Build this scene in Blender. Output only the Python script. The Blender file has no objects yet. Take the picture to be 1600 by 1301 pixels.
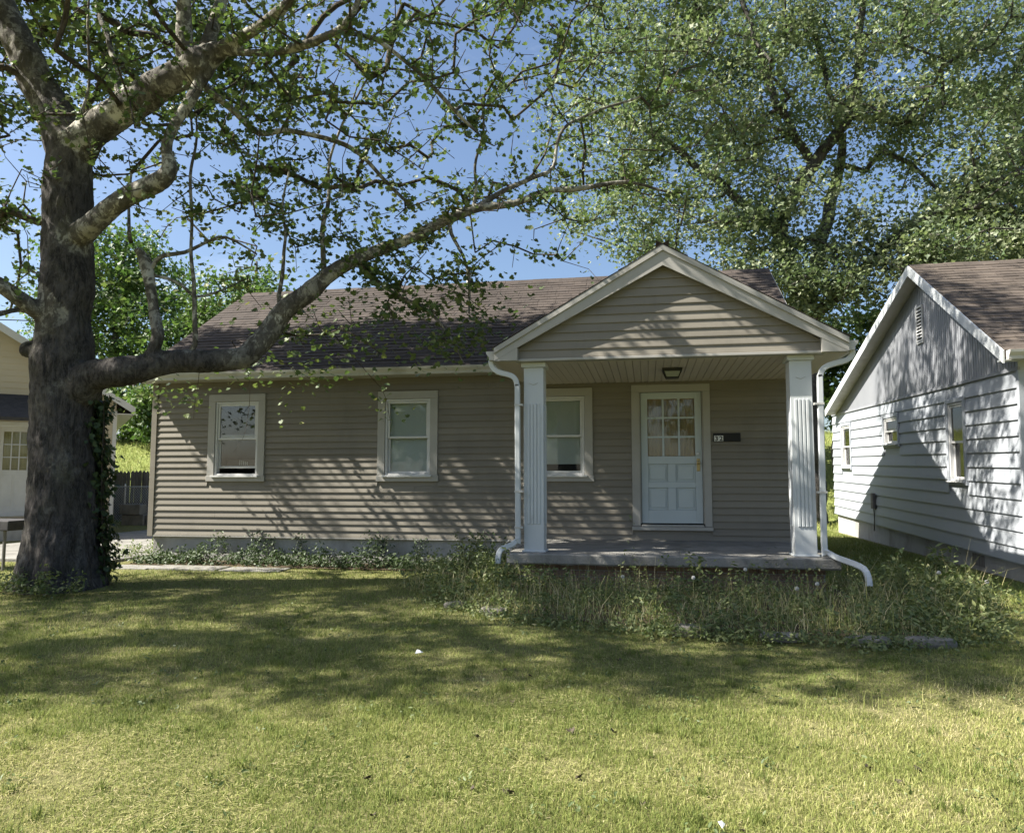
import bpy, math, random
import numpy as np
from mathutils import Vector, Matrix, noise as mnoise

random.seed(7)
rng = np.random.default_rng(11)
R = math.radians
scene = bpy.context.scene
col = scene.collection

# ------------------------------------------------------------------ camera
EYE = 1.35
PITCH = math.atan(100 / 1170)
YAW = R(10.2)
cam_data = bpy.data.cameras.new('camera')
cam_data.sensor_fit = 'HORIZONTAL'
cam_data.sensor_width = 36
cam_data.lens = 36 * 1170 / 1600
cam_data.clip_start = 0.05
cam_data.clip_end = 3000
cam = bpy.data.objects.new('camera', cam_data)
cam.location = (0, 0, EYE)
cam.rotation_euler = (R(90) + PITCH, 0, YAW)
col.objects.link(cam)
scene.camera = cam

# ------------------------------------------------------------------ sky and sun
LIGHT = Vector((1.0, 0.29, -1.09)).normalized()      # the way the sunlight travels
SUN_EL = math.asin(-LIGHT.z)
SUN_AZ = math.atan2(-LIGHT.x, -LIGHT.y)              # clockwise from +Y
world = bpy.data.worlds.new('World')
scene.world = world
world.use_nodes = True
wn = world.node_tree
bg = wn.nodes['Background']
sky = wn.nodes.new('ShaderNodeTexSky')
sky.sky_type = 'NISHITA'
sky.sun_disc = False
sky.sun_elevation = SUN_EL
sky.sun_rotation = SUN_AZ
sky.air_density = 1.0
sky.dust_density = 2.0
sky.ozone_density = 3.0
# thin high cloud
wtc = wn.nodes.new('ShaderNodeTexCoord')
wmap = wn.nodes.new('ShaderNodeMapping')
wmap.inputs['Scale'].default_value = (1.2, 1.2, 4.5)
wno = wn.nodes.new('ShaderNodeTexNoise')
wno.inputs['Scale'].default_value = 2.2
wno.inputs['Detail'].default_value = 8
wno.inputs['Roughness'].default_value = 0.62
wra = wn.nodes.new('ShaderNodeValToRGB')
wra.color_ramp.elements[0].position = 0.56
wra.color_ramp.elements[0].color = (0, 0, 0, 1)
wra.color_ramp.elements[1].position = 0.78
wra.color_ramp.elements[1].color = (0.35, 0.35, 0.35, 1)
wmx = wn.nodes.new('ShaderNodeMixRGB')
wmx.inputs['Color2'].default_value = (6.5, 6.9, 7.4, 1)
wn.links.new(wtc.outputs['Generated'], wmap.inputs['Vector'])
wn.links.new(wmap.outputs['Vector'], wno.inputs['Vector'])
wn.links.new(wno.outputs['Fac'], wra.inputs['Fac'])
wn.links.new(wra.outputs['Color'], wmx.inputs['Fac'])
wn.links.new(sky.outputs['Color'], wmx.inputs['Color1'])
wn.links.new(wmx.outputs['Color'], bg.inputs['Color'])
bg.inputs['Strength'].default_value = 0.062

sun_data = bpy.data.lights.new('sun', 'SUN')
sun_data.energy = 5.0
sun_data.angle = R(0.53)
sun_data.color = (1.0, 0.95, 0.86)
sun = bpy.data.objects.new('sun', sun_data)
sun.rotation_euler = LIGHT.to_track_quat('-Z', 'Y').to_euler()
sun.location = (-20, -8, 25)
col.objects.link(sun)

vs = scene.view_settings
vs.view_transform = 'Standard'
vs.look = 'None'
vs.exposure = 1.66
vs.gamma = 1.0
vs.use_curve_mapping = False
scene.cycles.max_bounces = 8
scene.cycles.transparent_max_bounces = 12
scene.cycles.use_denoising = True

# ------------------------------------------------------------------ node helpers
def new_mat(name):
    m = bpy.data.materials.new(name)
    m.use_nodes = True
    nt = m.node_tree
    return m, nt, nt.nodes['Principled BSDF']

def nd(nt, kind, **kw):
    n = nt.nodes.new(kind)
    for k, v in kw.items():
        setattr(n, k, v)
    return n

def posvec(nt, scale=(1, 1, 1), rot=(0, 0, 0)):
    g = nd(nt, 'ShaderNodeNewGeometry')
    m = nd(nt, 'ShaderNodeMapping')
    m.inputs['Scale'].default_value = scale
    m.inputs['Rotation'].default_value = rot
    nt.links.new(g.outputs['Position'], m.inputs['Vector'])
    return m.outputs['Vector']

def noise(nt, vec, scale, detail=5, rough=0.55, dist=0.0):
    n = nd(nt, 'ShaderNodeTexNoise')
    n.inputs['Scale'].default_value = scale
    n.inputs['Detail'].default_value = detail
    n.inputs['Roughness'].default_value = rough
    n.inputs['Distortion'].default_value = dist
    nt.links.new(vec, n.inputs['Vector'])
    return n.outputs['Fac']

def ramp(nt, fac, stops):
    r = nd(nt, 'ShaderNodeValToRGB')
    el = r.color_ramp.elements
    while len(el) < len(stops):
        el.new(0.5)
    for e, (p, c) in zip(el, stops):
        e.position = p
        e.color = (*c, 1) if len(c) == 3 else c
    nt.links.new(fac, r.inputs['Fac'])
    return r.outputs['Color']

def mix(nt, fac, a, b, mode='MIX'):
    m = nd(nt, 'ShaderNodeMixRGB', blend_type=mode)
    for s, v in (('Fac', fac), ('Color1', a), ('Color2', b)):
        if isinstance(v, (int, float)):
            m.inputs[s].default_value = v
        elif isinstance(v, tuple):
            m.inputs[s].default_value = (*v, 1)
        else:
            nt.links.new(v, m.inputs[s])
    return m.outputs['Color']

def mathn(nt, op, a, b=0.0, clamp=False):
    m = nd(nt, 'ShaderNodeMath', operation=op, use_clamp=clamp)
    for i, v in enumerate((a, b)):
        if isinstance(v, (int, float)):
            m.inputs[i].default_value = v
        else:
            nt.links.new(v, m.inputs[i])
    return m.outputs[0]

def add_bump(nt, bsdf, h, strength=0.4, dist=0.01):
    b = nd(nt, 'ShaderNodeBump')
    b.inputs['Strength'].default_value = strength
    b.inputs['Distance'].default_value = dist
    nt.links.new(h, b.inputs['Height'])
    nt.links.new(b.outputs['Normal'], bsdf.inputs['Normal'])

G3 = lambda v: (v, v, v)

def paint(name, c1, c2, scale=3.0, rough=0.6, bump=0.15, bscale=60, stretch=(1, 1, 1), spec=0.3, dirt=None, dscale=2.0, dlo=0.55, dhi=0.75,
          bdist=0.004, metal=0.0, per=0.0):
    m, nt, b = new_mat(name)
    v = posvec(nt, stretch)
    c = ramp(nt, noise(nt, v, scale, 6, 0.6), [(0.3, c1), (0.7, c2)])
    if dirt:
        c = mix(nt, ramp(nt, noise(nt, posvec(nt, (1, 1, 0.45)), dscale, 9, 0.68), [(dlo, G3(0.0)), (dhi, G3(0.8))]), c, dirt)
    if per:
        oi = nd(nt, 'ShaderNodeObjectInfo')
        c = mix(nt, 1.0, c, ramp(nt, oi.outputs['Random'], [(0.0, G3(1 - per)), (1.0, G3(1 + per * 0.6))]), 'MULTIPLY')
    nt.links.new(c, b.inputs['Base Color'])
    b.inputs['Roughness'].default_value = rough
    b.inputs['Specular IOR Level'].default_value = spec
    b.inputs['Metallic'].default_value = metal
    if bump:
        add_bump(nt, b, noise(nt, v, bscale, 4, 0.6), bump, bdist)
    return m

# ------------------------------------------------------------------ materials
MAT = {}
MAT['siding'] = paint('taupe_vinyl', (0.180, 0.162, 0.131), (0.214, 0.194, 0.158), 1.6, 0.62, 0.25, 38, (0.25, 1, 6), 0.3, (0.125, 0.115, 0.095), 1.6, 0.50, 0.85, 0.002, per=0.10)
MAT['trim'] = paint('cream_trim', (0.31, 0.30, 0.275), (0.36, 0.345, 0.315), 2.5, 0.55, 0.1, 50, (1, 1, 1), 0.35, (0.30, 0.27, 0.22), 2.3, 0.56, 0.85)
MAT['white_frame'] = paint('white_vinyl_frame', (0.50, 0.50, 0.49), (0.57, 0.57, 0.56), 4, 0.45, 0.05, 60, (1, 1, 1), 0.4, (0.40, 0.38, 0.34), 5, 0.6, 0.85)
MAT['white_paint'] = paint('worn_white_paint', (0.45, 0.47, 0.475), (0.54, 0.56, 0.56), 2.0, 0.55, 0.3, 30, (1, 1, 0.3), 0.35, (0.34, 0.33, 0.30), 6.0, 0.60, 0.78)
MAT['door_paint'] = paint('pale_blue_white_door_paint', (0.43, 0.48, 0.50), (0.48, 0.53, 0.545), 2.0, 0.5, 0.1, 50, (1, 1, 1), 0.4, (0.40, 0.42, 0.41), 3, 0.6, 0.9)
MAT['gutter'] = paint('white_aluminium_gutter', (0.42, 0.41, 0.38), (0.51, 0.50, 0.47), 2.0, 0.45, 0.1, 40, (1, 1, 1), 0.4, (0.24, 0.22, 0.17), 2.6, 0.50, 0.8)
MAT['ceiling'] = paint('tan_ceiling_vinyl', (0.47, 0.42, 0.35), (0.53, 0.475, 0.40), 1.5, 0.55, 0.05, 40, (4, 0.3, 1), 0.3)
MAT['foundation'] = paint('grey_parged_foundation', (0.33, 0.32, 0.31), (0.42, 0.41, 0.39), 2.2, 0.85, 0.6, 30, (1, 1, 1), 0.2, (0.17, 0.16, 0.13), 2.0, 0.48, 0.75, 0.01)
MAT['concrete'] = paint('weathered_concrete', (0.17, 0.165, 0.15), (0.27, 0.26, 0.235), 3.5, 0.9, 0.7, 45, (1, 1, 1), 0.2, (0.09, 0.085, 0.07), 3.2, 0.47, 0.72, 0.012)
MAT['stone'] = paint('rough_edging_stone', (0.16, 0.15, 0.13), (0.29, 0.265, 0.225), 7, 0.9, 0.8, 30, (1, 1, 1), 0.2, (0.12, 0.12, 0.08), 6, 0.5, 0.75, 0.02)
MAT['brick'] = paint('dark_brick_base', (0.20, 0.13, 0.10), (0.26, 0.18, 0.14), 9, 0.9, 0.5, 40, (1, 1, 2), 0.2, (0.10, 0.09, 0.08), 4)
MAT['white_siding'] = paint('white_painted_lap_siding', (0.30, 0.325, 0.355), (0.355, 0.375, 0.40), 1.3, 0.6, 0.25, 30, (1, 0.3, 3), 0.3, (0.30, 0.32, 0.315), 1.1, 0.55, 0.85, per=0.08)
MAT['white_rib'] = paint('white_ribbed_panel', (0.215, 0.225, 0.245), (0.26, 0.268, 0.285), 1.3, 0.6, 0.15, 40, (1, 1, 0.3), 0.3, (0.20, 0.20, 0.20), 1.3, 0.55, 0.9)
MAT['cream_siding'] = paint('cream_lap_siding', (0.45, 0.39, 0.285), (0.50, 0.44, 0.325), 1.0, 0.6, 0.1, 30, (0.3, 1, 2), 0.3)
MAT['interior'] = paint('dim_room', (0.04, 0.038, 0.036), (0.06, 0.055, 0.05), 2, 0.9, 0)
MAT['blind'] = paint('pale_blind', (0.68, 0.71, 0.69), (0.75, 0.77, 0.75), 1.5, 0.6, 0)
MAT['curtain'] = paint('brown_curtain', (0.40, 0.28, 0.165), (0.52, 0.39, 0.24), 4, 0.9, 0.2, 20, (6, 1, 0.5))
MAT['yellow_curtain'] = paint('yellowed_curtain', (0.42, 0.36, 0.16), (0.55, 0.48, 0.24), 4, 0.9, 0.2, 20, (1, 8, 0.5))
MAT['cardboard'] = paint('cardboard', (0.13, 0.115, 0.095), (0.18, 0.155, 0.13), 5, 0.9, 0.1)
MAT['black'] = paint('black_enamel', (0.006, 0.006, 0.007), (0.010, 0.010, 0.011), 6, 0.45, 0.1)
MAT['dark_awning'] = paint('dark_awning_shingle', (0.035, 0.034, 0.036), (0.065, 0.062, 0.062), 9, 0.85, 0.4, 30)
MAT['brass'] = paint('aged_brass', (0.36, 0.27, 0.13), (0.46, 0.36, 0.18), 12, 0.4, 0.1, 80, metal=0.7)
MAT['steel'] = paint('galvanised_steel', (0.42, 0.43, 0.44), (0.52, 0.53, 0.54), 8, 0.45, 0.1, 80, metal=0.7)
MAT['frosted'] = paint('frosted_glass_shade', (0.26, 0.28, 0.26), (0.32, 0.34, 0.32), 8, 0.25, 0)
MAT['grey_wood'] = paint('weathered_grey_wood', (0.12, 0.11, 0.10), (0.23, 0.215, 0.195), 8, 0.9, 0.5, 30, (4, 4, 0.4), 0.2)
MAT['paper'] = paint('white_paper', (0.70, 0.70, 0.68), (0.78, 0.78, 0.76), 8, 0.8, 0.2)
MAT['vent_dark'] = paint('dark_opening', (0.02, 0.02, 0.02), (0.03, 0.03, 0.03), 5, 0.9, 0)
MAT['soil'] = paint('dark_soil', (0.075, 0.057, 0.038), (0.12, 0.092, 0.062), 7, 0.95, 0.9, 25, (1, 1, 1), 0.1, (0.17, 0.13, 0.085), 11, 0.5, 0.7, 0.03)
MAT['stalk'] = paint('pale_green_stalk', (0.17, 0.19, 0.075), (0.26, 0.26, 0.12), 6, 0.8, 0)
MAT['fluff'] = paint('seed_fluff', (0.55, 0.54, 0.50), (0.62, 0.61, 0.57), 20, 0.9, 0.2)
MAT['dead_leaf'] = paint('dry_brown_leaf', (0.035, 0.028, 0.021), (0.085, 0.065, 0.045), 25, 0.8, 0.3, 60)

def glass_mat():
    m, nt, b = new_mat('window_glass')
    out = nt.nodes['Material Output']
    nt.nodes.remove(b)
    fr = nd(nt, 'ShaderNodeFresnel')
    fr.inputs['IOR'].default_value = 1.55
    fac = mathn(nt, 'MULTIPLY', fr.outputs[0], 1.15, True)
    tr = nd(nt, 'ShaderNodeBsdfTransparent')
    tr.inputs['Color'].default_value = (0.93, 0.95, 0.94, 1)
    gl = nd(nt, 'ShaderNodeBsdfGlossy')
    gl.inputs['Roughness'].default_value = 0.03
    add_bump(nt, gl, noise(nt, posvec(nt), 2.5, 2), 0.08, 0.02)
    mx = nd(nt, 'ShaderNodeMixShader')
    nt.links.new(fac, mx.inputs[0]); nt.links.new(tr.outputs[0], mx.inputs[1]); nt.links.new(gl.outputs[0], mx.inputs[2])
    nt.links.new(mx.outputs[0], out.inputs['Surface'])
    return m
MAT['glass'] = glass_mat()

def shingle_mat(name, ca, cb, cc, run):
    # run: ratio of slope length to horizontal run
    m, nt, b = new_mat(name)
    v = posvec(nt, (1, run, 0))
    br = nd(nt, 'ShaderNodeTexBrick')
    br.offset = 0.37; br.offset_frequency = 2
    br.inputs['Scale'].default_value = 1.0
    br.inputs['Mortar Size'].default_value = 0.006
    br.inputs['Brick Width'].default_value = 0.28
    br.inputs['Row Height'].default_value = 0.142
    br.inputs['Color1'].default_value = (*ca, 1)
    br.inputs['Color2'].default_value = (*cb, 1)
    br.inputs['Mortar'].default_value = (*[x * 0.55 for x in ca], 1)
    nt.links.new(v, br.inputs['Vector'])
    c = mix(nt, ramp(nt, noise(nt, posvec(nt, (0.35, 6, 0)), 3, 5), [(0.42, G3(0)), (0.72, G3(0.75))]), br.outputs['Color'], cc)
    c = mix(nt, ramp(nt, noise(nt, posvec(nt, (1, 0.5, 0)), 0.9, 8, 0.65), [(0.45, G3(0)), (0.75, G3(0.6))]), c, tuple(x * 0.5 for x in ca))
    g = noise(nt, posvec(nt), 160, 3, 0.7)
    c = mix(nt, 0.45, c, ramp(nt, g, [(0.3, G3(0.25)), (0.75, G3(0.95))]), 'OVERLAY')
    nt.links.new(c, b.inputs['Base Color'])
    b.inputs['Roughness'].default_value = 0.9
    b.inputs['Specular IOR Level'].default_value = 0.25
    add_bump(nt, b, g, 0.5, 0.006)
    return m
MAT['shingle'] = shingle_mat('brown_asphalt_shingle', (0.040, 0.033, 0.029), (0.062, 0.050, 0.043), (0.092, 0.074, 0.062), 1.166)
MAT['shingle_b'] = shingle_mat('tan_asphalt_shingle', (0.058, 0.047, 0.039), (0.095, 0.077, 0.062), (0.14, 0.114, 0.092), 1.166)

def bark_mat(name, dark, mid, pale_a, pale_b, use_attr):
    m, nt, b = new_mat(name)
    vz = posvec(nt, (1, 1, 0.36))
    ridges = noise(nt, vz, 34, 9, 0.76, 1.2)
    plates0 = noise(nt, posvec(nt, (1, 1, 0.30)), 11, 5, 0.65, 1.5)
    ridges = mix(nt, 0.5, ridges, plates0)
    rough = ramp(nt, ridges, [(0.42, dark), (0.58, mid)])
    rough = mix(nt, ramp(nt, noise(nt, posvec(nt, (1, 1, 0.6)), 3.2, 7, 0.65), [(0.5, G3(0)), (0.72, G3(0.55))]), rough, tuple(x * 1.5 for x in mid))
    if use_attr:
        # exfoliating sycamore bark: smooth pale wood under brown plates, more of it on younger limbs
        vo = nd(nt, 'ShaderNodeTexVoronoi')
        vo.inputs['Scale'].default_value = 5.5
        dv = nd(nt, 'ShaderNodeVectorMath', operation='ADD')
        sc = nd(nt, 'ShaderNodeTexNoise'); sc.inputs['Scale'].default_value = 4.0; sc.inputs['Detail'].default_value = 4
        pv = posvec(nt, (1, 1, 0.8))
        nt.links.new(pv, sc.inputs['Vector'])
        nt.links.new(pv, dv.inputs[0]); nt.links.new(sc.outputs['Color'], dv.inputs[1])
        nt.links.new(dv.outputs[0], vo.inputs['Vector'])
        plates = ramp(nt, noise(nt, dv.outputs[0], 4.6, 6, 0.62), [(0.40, pale_a), (0.455, (0.36, 0.345, 0.29)), (0.485, (0.17, 0.155, 0.125)), (0.56, (0.115, 0.105, 0.085)), (0.66, (0.06, 0.053, 0.043))])
        at = nd(nt, 'ShaderNodeAttribute', attribute_name='pale')
        f = mathn(nt, 'ADD', at.outputs['Fac'], mathn(nt, 'MULTIPLY', mathn(nt, 'SUBTRACT', noise(nt, posvec(nt), 3.0, 5), 0.5), 1.4), True)
        c = mix(nt, f, rough, plates)
        moss = ramp(nt, noise(nt, posvec(nt), 1.7, 7, 0.7), [(0.55, G3(0)), (0.72, G3(0.5))])
        c = mix(nt, moss, c, (0.075, 0.075, 0.035))
        h = mix(nt, f, ridges, mathn(nt, 'MULTIPLY', noise(nt, pv, 7, 4), 0.35))
    else:
        c, h = rough, ridges
    nt.links.new(c, b.inputs['Base Color'])
    b.inputs['Roughness'].default_value = 0.92
    b.inputs['Specular IOR Level'].default_value = 0.15
    add_bump(nt, b, h, 1.0, 0.055)
    return m
MAT['bark'] = bark_mat('sycamore_bark', (0.030, 0.027, 0.026), (0.105, 0.095, 0.088), (0.50, 0.48, 0.41), (0.3, 0.28, 0.22), True)
MAT['twig'] = bark_mat('twig_bark', (0.05, 0.042, 0.034), (0.12, 0.10, 0.08), None, None, False)
MAT['maple_bark'] = bark_mat('maple_bark', (0.04, 0.036, 0.032), (0.12, 0.11, 0.10), None, None, False)

def leaf_mat(name, stops, trans=0.35, rough=0.5, spec=0.35):
    m, nt, b = new_mat(name)
    at = nd(nt, 'ShaderNodeAttribute', attribute_name='rnd')
    c = ramp(nt, at.outputs['Fac'], stops)
    nt.links.new(c, b.inputs['Base Color'])
    b.inputs['Roughness'].default_value = rough
    b.inputs['Specular IOR Level'].default_value = spec
    out = nt.nodes['Material Output']
    tl = nd(nt, 'ShaderNodeBsdfTranslucent')
    nt.links.new(mix(nt, 1.0, c, (1.05, 1.2, 0.75), 'MULTIPLY'), tl.inputs['Color'])
    mx = nd(nt, 'ShaderNodeMixShader')
    mx.inputs[0].default_value = trans
    nt.links.new(b.outputs[0], mx.inputs[1]); nt.links.new(tl.outputs[0], mx.inputs[2])
    nt.links.new(mx.outputs[0], out.inputs['Surface'])
    return m
MAT['leaf_syc'] = leaf_mat('sycamore_leaf', [(0.0, (0.060, 0.095, 0.035)), (0.45, (0.095, 0.135, 0.048)), (0.85, (0.15, 0.185, 0.065)), (1.0, (0.20, 0.19, 0.07))], 0.32)
MAT['leaf_maple'] = leaf_mat('silver_maple_leaf', [(0.0, (0.10, 0.145, 0.075)), (0.4, (0.165, 0.205, 0.112)), (0.75, (0.24, 0.27, 0.155)), (1.0, (0.36, 0.375, 0.26))], 0.35)
MAT['leaf_far'] = leaf_mat('far_leaf', [(0.0, (0.055, 0.10, 0.030)), (0.5, (0.095, 0.155, 0.045)), (1.0, (0.16, 0.21, 0.07))], 0.35)
MAT['leaf_ivy'] = leaf_mat('ivy_leaf', [(0.0, (0.030, 0.050, 0.018)), (0.6, (0.055, 0.085, 0.030)), (1.0, (0.09, 0.12, 0.045))], 0.2)
MAT['leaf_weed'] = leaf_mat('weed_leaf', [(0.0, (0.07, 0.10, 0.036)), (0.5, (0.135, 0.17, 0.06)), (0.85, (0.22, 0.24, 0.10)), (1.0, (0.34, 0.30, 0.17))], 0.3)
def grass_mat():
    m, nt, b = new_mat('grass_blade')
    at = nd(nt, 'ShaderNodeAttribute', attribute_name='rnd')
    c = ramp(nt, at.outputs['Fac'], [(0.0, (0.095, 0.135, 0.032)), (0.35, (0.215, 0.255, 0.068)), (0.65, (0.37, 0.385, 0.130)), (0.82, (0.53, 0.48, 0.235)), (1.0, (0.64, 0.56, 0.34))])
    nt.links.new(c, b.inputs['Base Color'])
    b.inputs['Roughness'].default_value = 0.6
    b.inputs['Specular IOR Level'].default_value = 0.25
    out = nt.nodes['Material Output']
    tl = nd(nt, 'ShaderNodeBsdfTranslucent')
    nt.links.new(c, tl.inputs['Color'])
    mx = nd(nt, 'ShaderNodeMixShader'); mx.inputs[0].default_value = 0.4
    nt.links.new(b.outputs[0], mx.inputs[1]); nt.links.new(tl.outputs[0], mx.inputs[2])
    nt.links.new(mx.outputs[0], out.inputs['Surface'])
    return m
MAT['grass'] = grass_mat()
def lawn_mat():
    m, nt, b = new_mat('turf')
    v = posvec(nt)
    a = ramp(nt, noise(nt, v, 14, 8, 0.7), [(0.3, (0.085, 0.088, 0.034)), (0.5, (0.17, 0.168, 0.066)), (0.7, (0.27, 0.24, 0.12))])
    far = ramp(nt, noise(nt, posvec(nt, (1, 0.6, 1)), 2.6, 8, 0.7), [(0.3, (0.13, 0.17, 0.045)), (0.7, (0.23, 0.25, 0.08))])
    g = nd(nt, 'ShaderNodeNewGeometry'); sp = nd(nt, 'ShaderNodeSeparateXYZ')
    nt.links.new(g.outputs['Position'], sp.inputs[0])
    f = nd(nt, 'ShaderNodeMapRange'); f.inputs['From Min'].default_value = 19; f.inputs['From Max'].default_value = 24
    nt.links.new(sp.outputs['Y'], f.inputs['Value'])
    nt.links.new(mix(nt, f.outputs[0], a, far), b.inputs['Base Color'])
    b.inputs['Roughness'].default_value = 0.95
    b.inputs['Specular IOR Level'].default_value = 0.1
    add_bump(nt, b, noise(nt, v, 30, 6, 0.7), 0.9, 0.04)
    return m
MAT['lawn'] = lawn_mat()

# ------------------------------------------------------------------ mesh helpers
# parenting that keeps the child where it was built
def wm(o):
    m = o.matrix_basis.copy()
    if o.parent is not None:
        m = wm(o.parent) @ o.matrix_parent_inverse @ m
    return m
def link(o, parent=None):
    col.objects.link(o)
    if parent is not None:
        o.parent = parent
        o.matrix_parent_inverse = wm(parent).inverted()
    return o

def tag(o, label=None, cat=None, group=None, kind=None):
    if label: o['label'] = label
    if cat: o['category'] = cat
    if group: o['group'] = group
    if kind: o['kind'] = kind
    return o

def empty(name, loc=(0, 0, 0)):
    o = bpy.data.objects.new(name, None)
    o.location = loc
    o.empty_display_size = 0.2
    return link(o)

class MB:
    """collects shapes for ONE mesh object"""
    def __init__(s, org=(0, 0, 0)):
        s.v, s.f, s.o = [], [], Vector(org)
    def poly(s, pts, faces):
        k = len(s.v)
        s.v += [tuple(Vector(p) - s.o) for p in pts]
        s.f += [tuple(i + k for i in f) for f in faces]
        return s
    def box(s, x0, x1, y0, y1, z0, z1):
        return s.poly([(x0, y0, z0), (x1, y0, z0), (x1, y1, z0), (x0, y1, z0), (x0, y0, z1), (x1, y0, z1), (x1, y1, z1), (x0, y1, z1)],
                      [(3, 2, 1, 0), (4, 5, 6, 7), (0, 1, 5, 4), (1, 2, 6, 5), (2, 3, 7, 6), (3, 0, 4, 7)])
    def prism(s, pts_a, off):
        """extrude polygon pts_a by vector off"""
        n = len(pts_a); off = Vector(off)
        pts = [Vector(p) for p in pts_a] + [Vector(p) + off for p in pts_a]
        return s.poly(pts, [tuple(range(n))[::-1], tuple(range(n, 2 * n))] + [(i, (i + 1) % n, n + (i + 1) % n, n + i) for i in range(n)])
    def sweep(s, path, w, h, up=(0, 1, 0)):
        """rectangular section w (across) x h (along up) swept along path"""
        P = [Vector(p) for p in path]; n = len(P); pts = []; up = Vector(up)
        for i, p in enumerate(P):
            t = ((P[min(i + 1, n - 1)] - P[max(i - 1, 0)])).normalized()
            a = t.cross(up)
            a = a.normalized() if a.length > 1e-4 else Vector((1, 0, 0))
            b = a.cross(t).normalized()
            cr = 0.25
            for sx, sy in ((-1, -1 + cr), (-1 + cr, -1), (1 - cr, -1), (1, -1 + cr), (1, 1 - cr), (1 - cr, 1), (-1 + cr, 1), (-1, 1 - cr)):
                pts.append(p + a * sx * w / 2 + b * sy * h / 2)
        F = [tuple(range(8))[::-1], tuple(range((n - 1) * 8, n * 8))]
        for i in range(n - 1):
            for k in range(8):
                F.append((i * 8 + k, i * 8 + (k + 1) % 8, (i + 1) * 8 + (k + 1) % 8, (i + 1) * 8 + k))
        return s.poly(pts, F)
    def tube(s, path, seg=8):
        """path of (x,y,z,r)"""
        V, F = tube_arrays(np.array(path, float), seg)
        return s.poly([tuple(p) for p in V], [tuple(f) for f in F])
    def build(s, name, mat, parent=None, smooth=False, bevel=0, loc=None):
        me = bpy.data.meshes.new(name)
        me.from_pydata(s.v, [], s.f)
        me.materials.append(MAT[mat] if isinstance(mat, str) else mat)
        if smooth:
            me.polygons.foreach_set('use_smooth', [True] * len(me.polygons))
        me.update()
        o = bpy.data.objects.new(name, me)
        o.location = s.o if loc is None else loc
        link(o, parent)
        if bevel:
            b = o.modifiers.new('bevel', 'BEVEL'); b.width = bevel; b.segments = 2; b.limit_method = 'ANGLE'
        return o

def tube_arrays(P, seg=8):
    n = len(P); c = P[:, :3]; r = P[:, 3]
    t = np.gradient(c, axis=0); t /= np.linalg.norm(t, axis=1, keepdims=True) + 1e-9
    ref = np.array([0.31, 0.95, 0.05])
    u = np.cross(t[0], ref); u /= np.linalg.norm(u) + 1e-9
    V = []
    a = np.arange(seg) * 2 * np.pi / seg
    for i in range(n):
        u = u - t[i] * (u @ t[i]); u /= np.linalg.norm(u) + 1e-9
        w = np.cross(t[i], u)
        V.append(c[i] + r[i] * (np.cos(a)[:, None] * u + np.sin(a)[:, None] * w))
    V = np.concatenate(V)
    F = []
    for i in range(n - 1):
        for k in range(seg):
            F.append((i * seg + k, i * seg + (k + 1) % seg, (i + 1) * seg + (k + 1) % seg, (i + 1) * seg + k))
    F.append(tuple(range(seg))[::-1]); F.append(tuple(range((n - 1) * seg, n * seg)))
    return V, F

def catmull(P, step):
    P = np.array(P, float); out = []
    Q = np.vstack([2 * P[0] - P[1], P, 2 * P[-1] - P[-2]])
    for i in range(1, len(Q) - 2):
        p0, p1, p2, p3 = Q[i - 1:i + 3]
        k = max(2, int(np.linalg.norm(p2[:3] - p1[:3]) / step))
        for t in np.arange(k) / k:
            out.append(0.5 * (2 * p1 + (p2 - p0) * t + (2 * p0 - 5 * p1 + 4 * p2 - p3) * t * t + (3 * p1 - p0 - 3 * p2 + p3) * t ** 3))
    out.append(P[-1])
    out = np.array(out); out[:, 3] = np.maximum(out[:, 3], 0.002)
    return out

def np_mesh(name, V, T, mat, parent=None, attrs=None, smooth=False):
    """big triangle mesh from arrays"""
    me = bpy.data.meshes.new(name)
    nv, nt_ = len(V), len(T)
    k = T.shape[1]
    me.vertices.add(nv); me.vertices.foreach_set('co', np.ascontiguousarray(V, dtype=np.float32).ravel())
    me.loops.add(nt_ * k); me.loops.foreach_set('vertex_index', np.ascontiguousarray(T, dtype=np.int32).ravel())
    me.polygons.add(nt_); me.polygons.foreach_set('loop_start', np.arange(0, nt_ * k, k, dtype=np.int32))
    for an, av in (attrs or {}).items():
        a = me.attributes.new(an, 'FLOAT', 'POINT')
        a.data.foreach_set('value', np.ascontiguousarray(av, dtype=np.float32))
    me.materials.append(MAT[mat])
    me.polygons.foreach_set('use_smooth', np.full(nt_, smooth))
    me.update(calc_edges=True)
    me.validate()
    o = bpy.data.objects.new(name, me)
    return link(o, parent)

def unit(a):
    return a / (np.linalg.norm(a, axis=-1, keepdims=True) + 1e-9)

# leaf outlines in unit size, lying in xy with the stalk at the origin
def fan(outline, centre):
    tv = np.array([centre] + outline, float); n = len(outline)
    tf = np.array([(0, 1 + i, 1 + (i + 1) % n) for i in range(n)])
    return tv, tf
LOBED = fan([(0, 0, 0), (0.36, 0.02, 0.05), (0.52, 0.36, 0.03), (0.28, 0.48, -0.02), (0.36, 0.80, 0.02), (0.12, 0.74, -0.02), (0, 1.05, -0.04),
             (-0.12, 0.74, -0.02), (-0.36, 0.80, 0.03), (-0.28, 0.48, -0.01), (-0.52, 0.36, 0.04), (-0.36, 0.02, 0.05)], (0, 0.4, -0.05))
KITE = (np.array([(0, 0, 0), (0.36, 0.42, 0.06), (0, 1, -0.05), (-0.36, 0.42, 0.06), (0, 0.45, -0.04)]), np.array([(0, 1, 4), (1, 2, 4), (2, 3, 4), (3, 0, 4)]))
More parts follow.
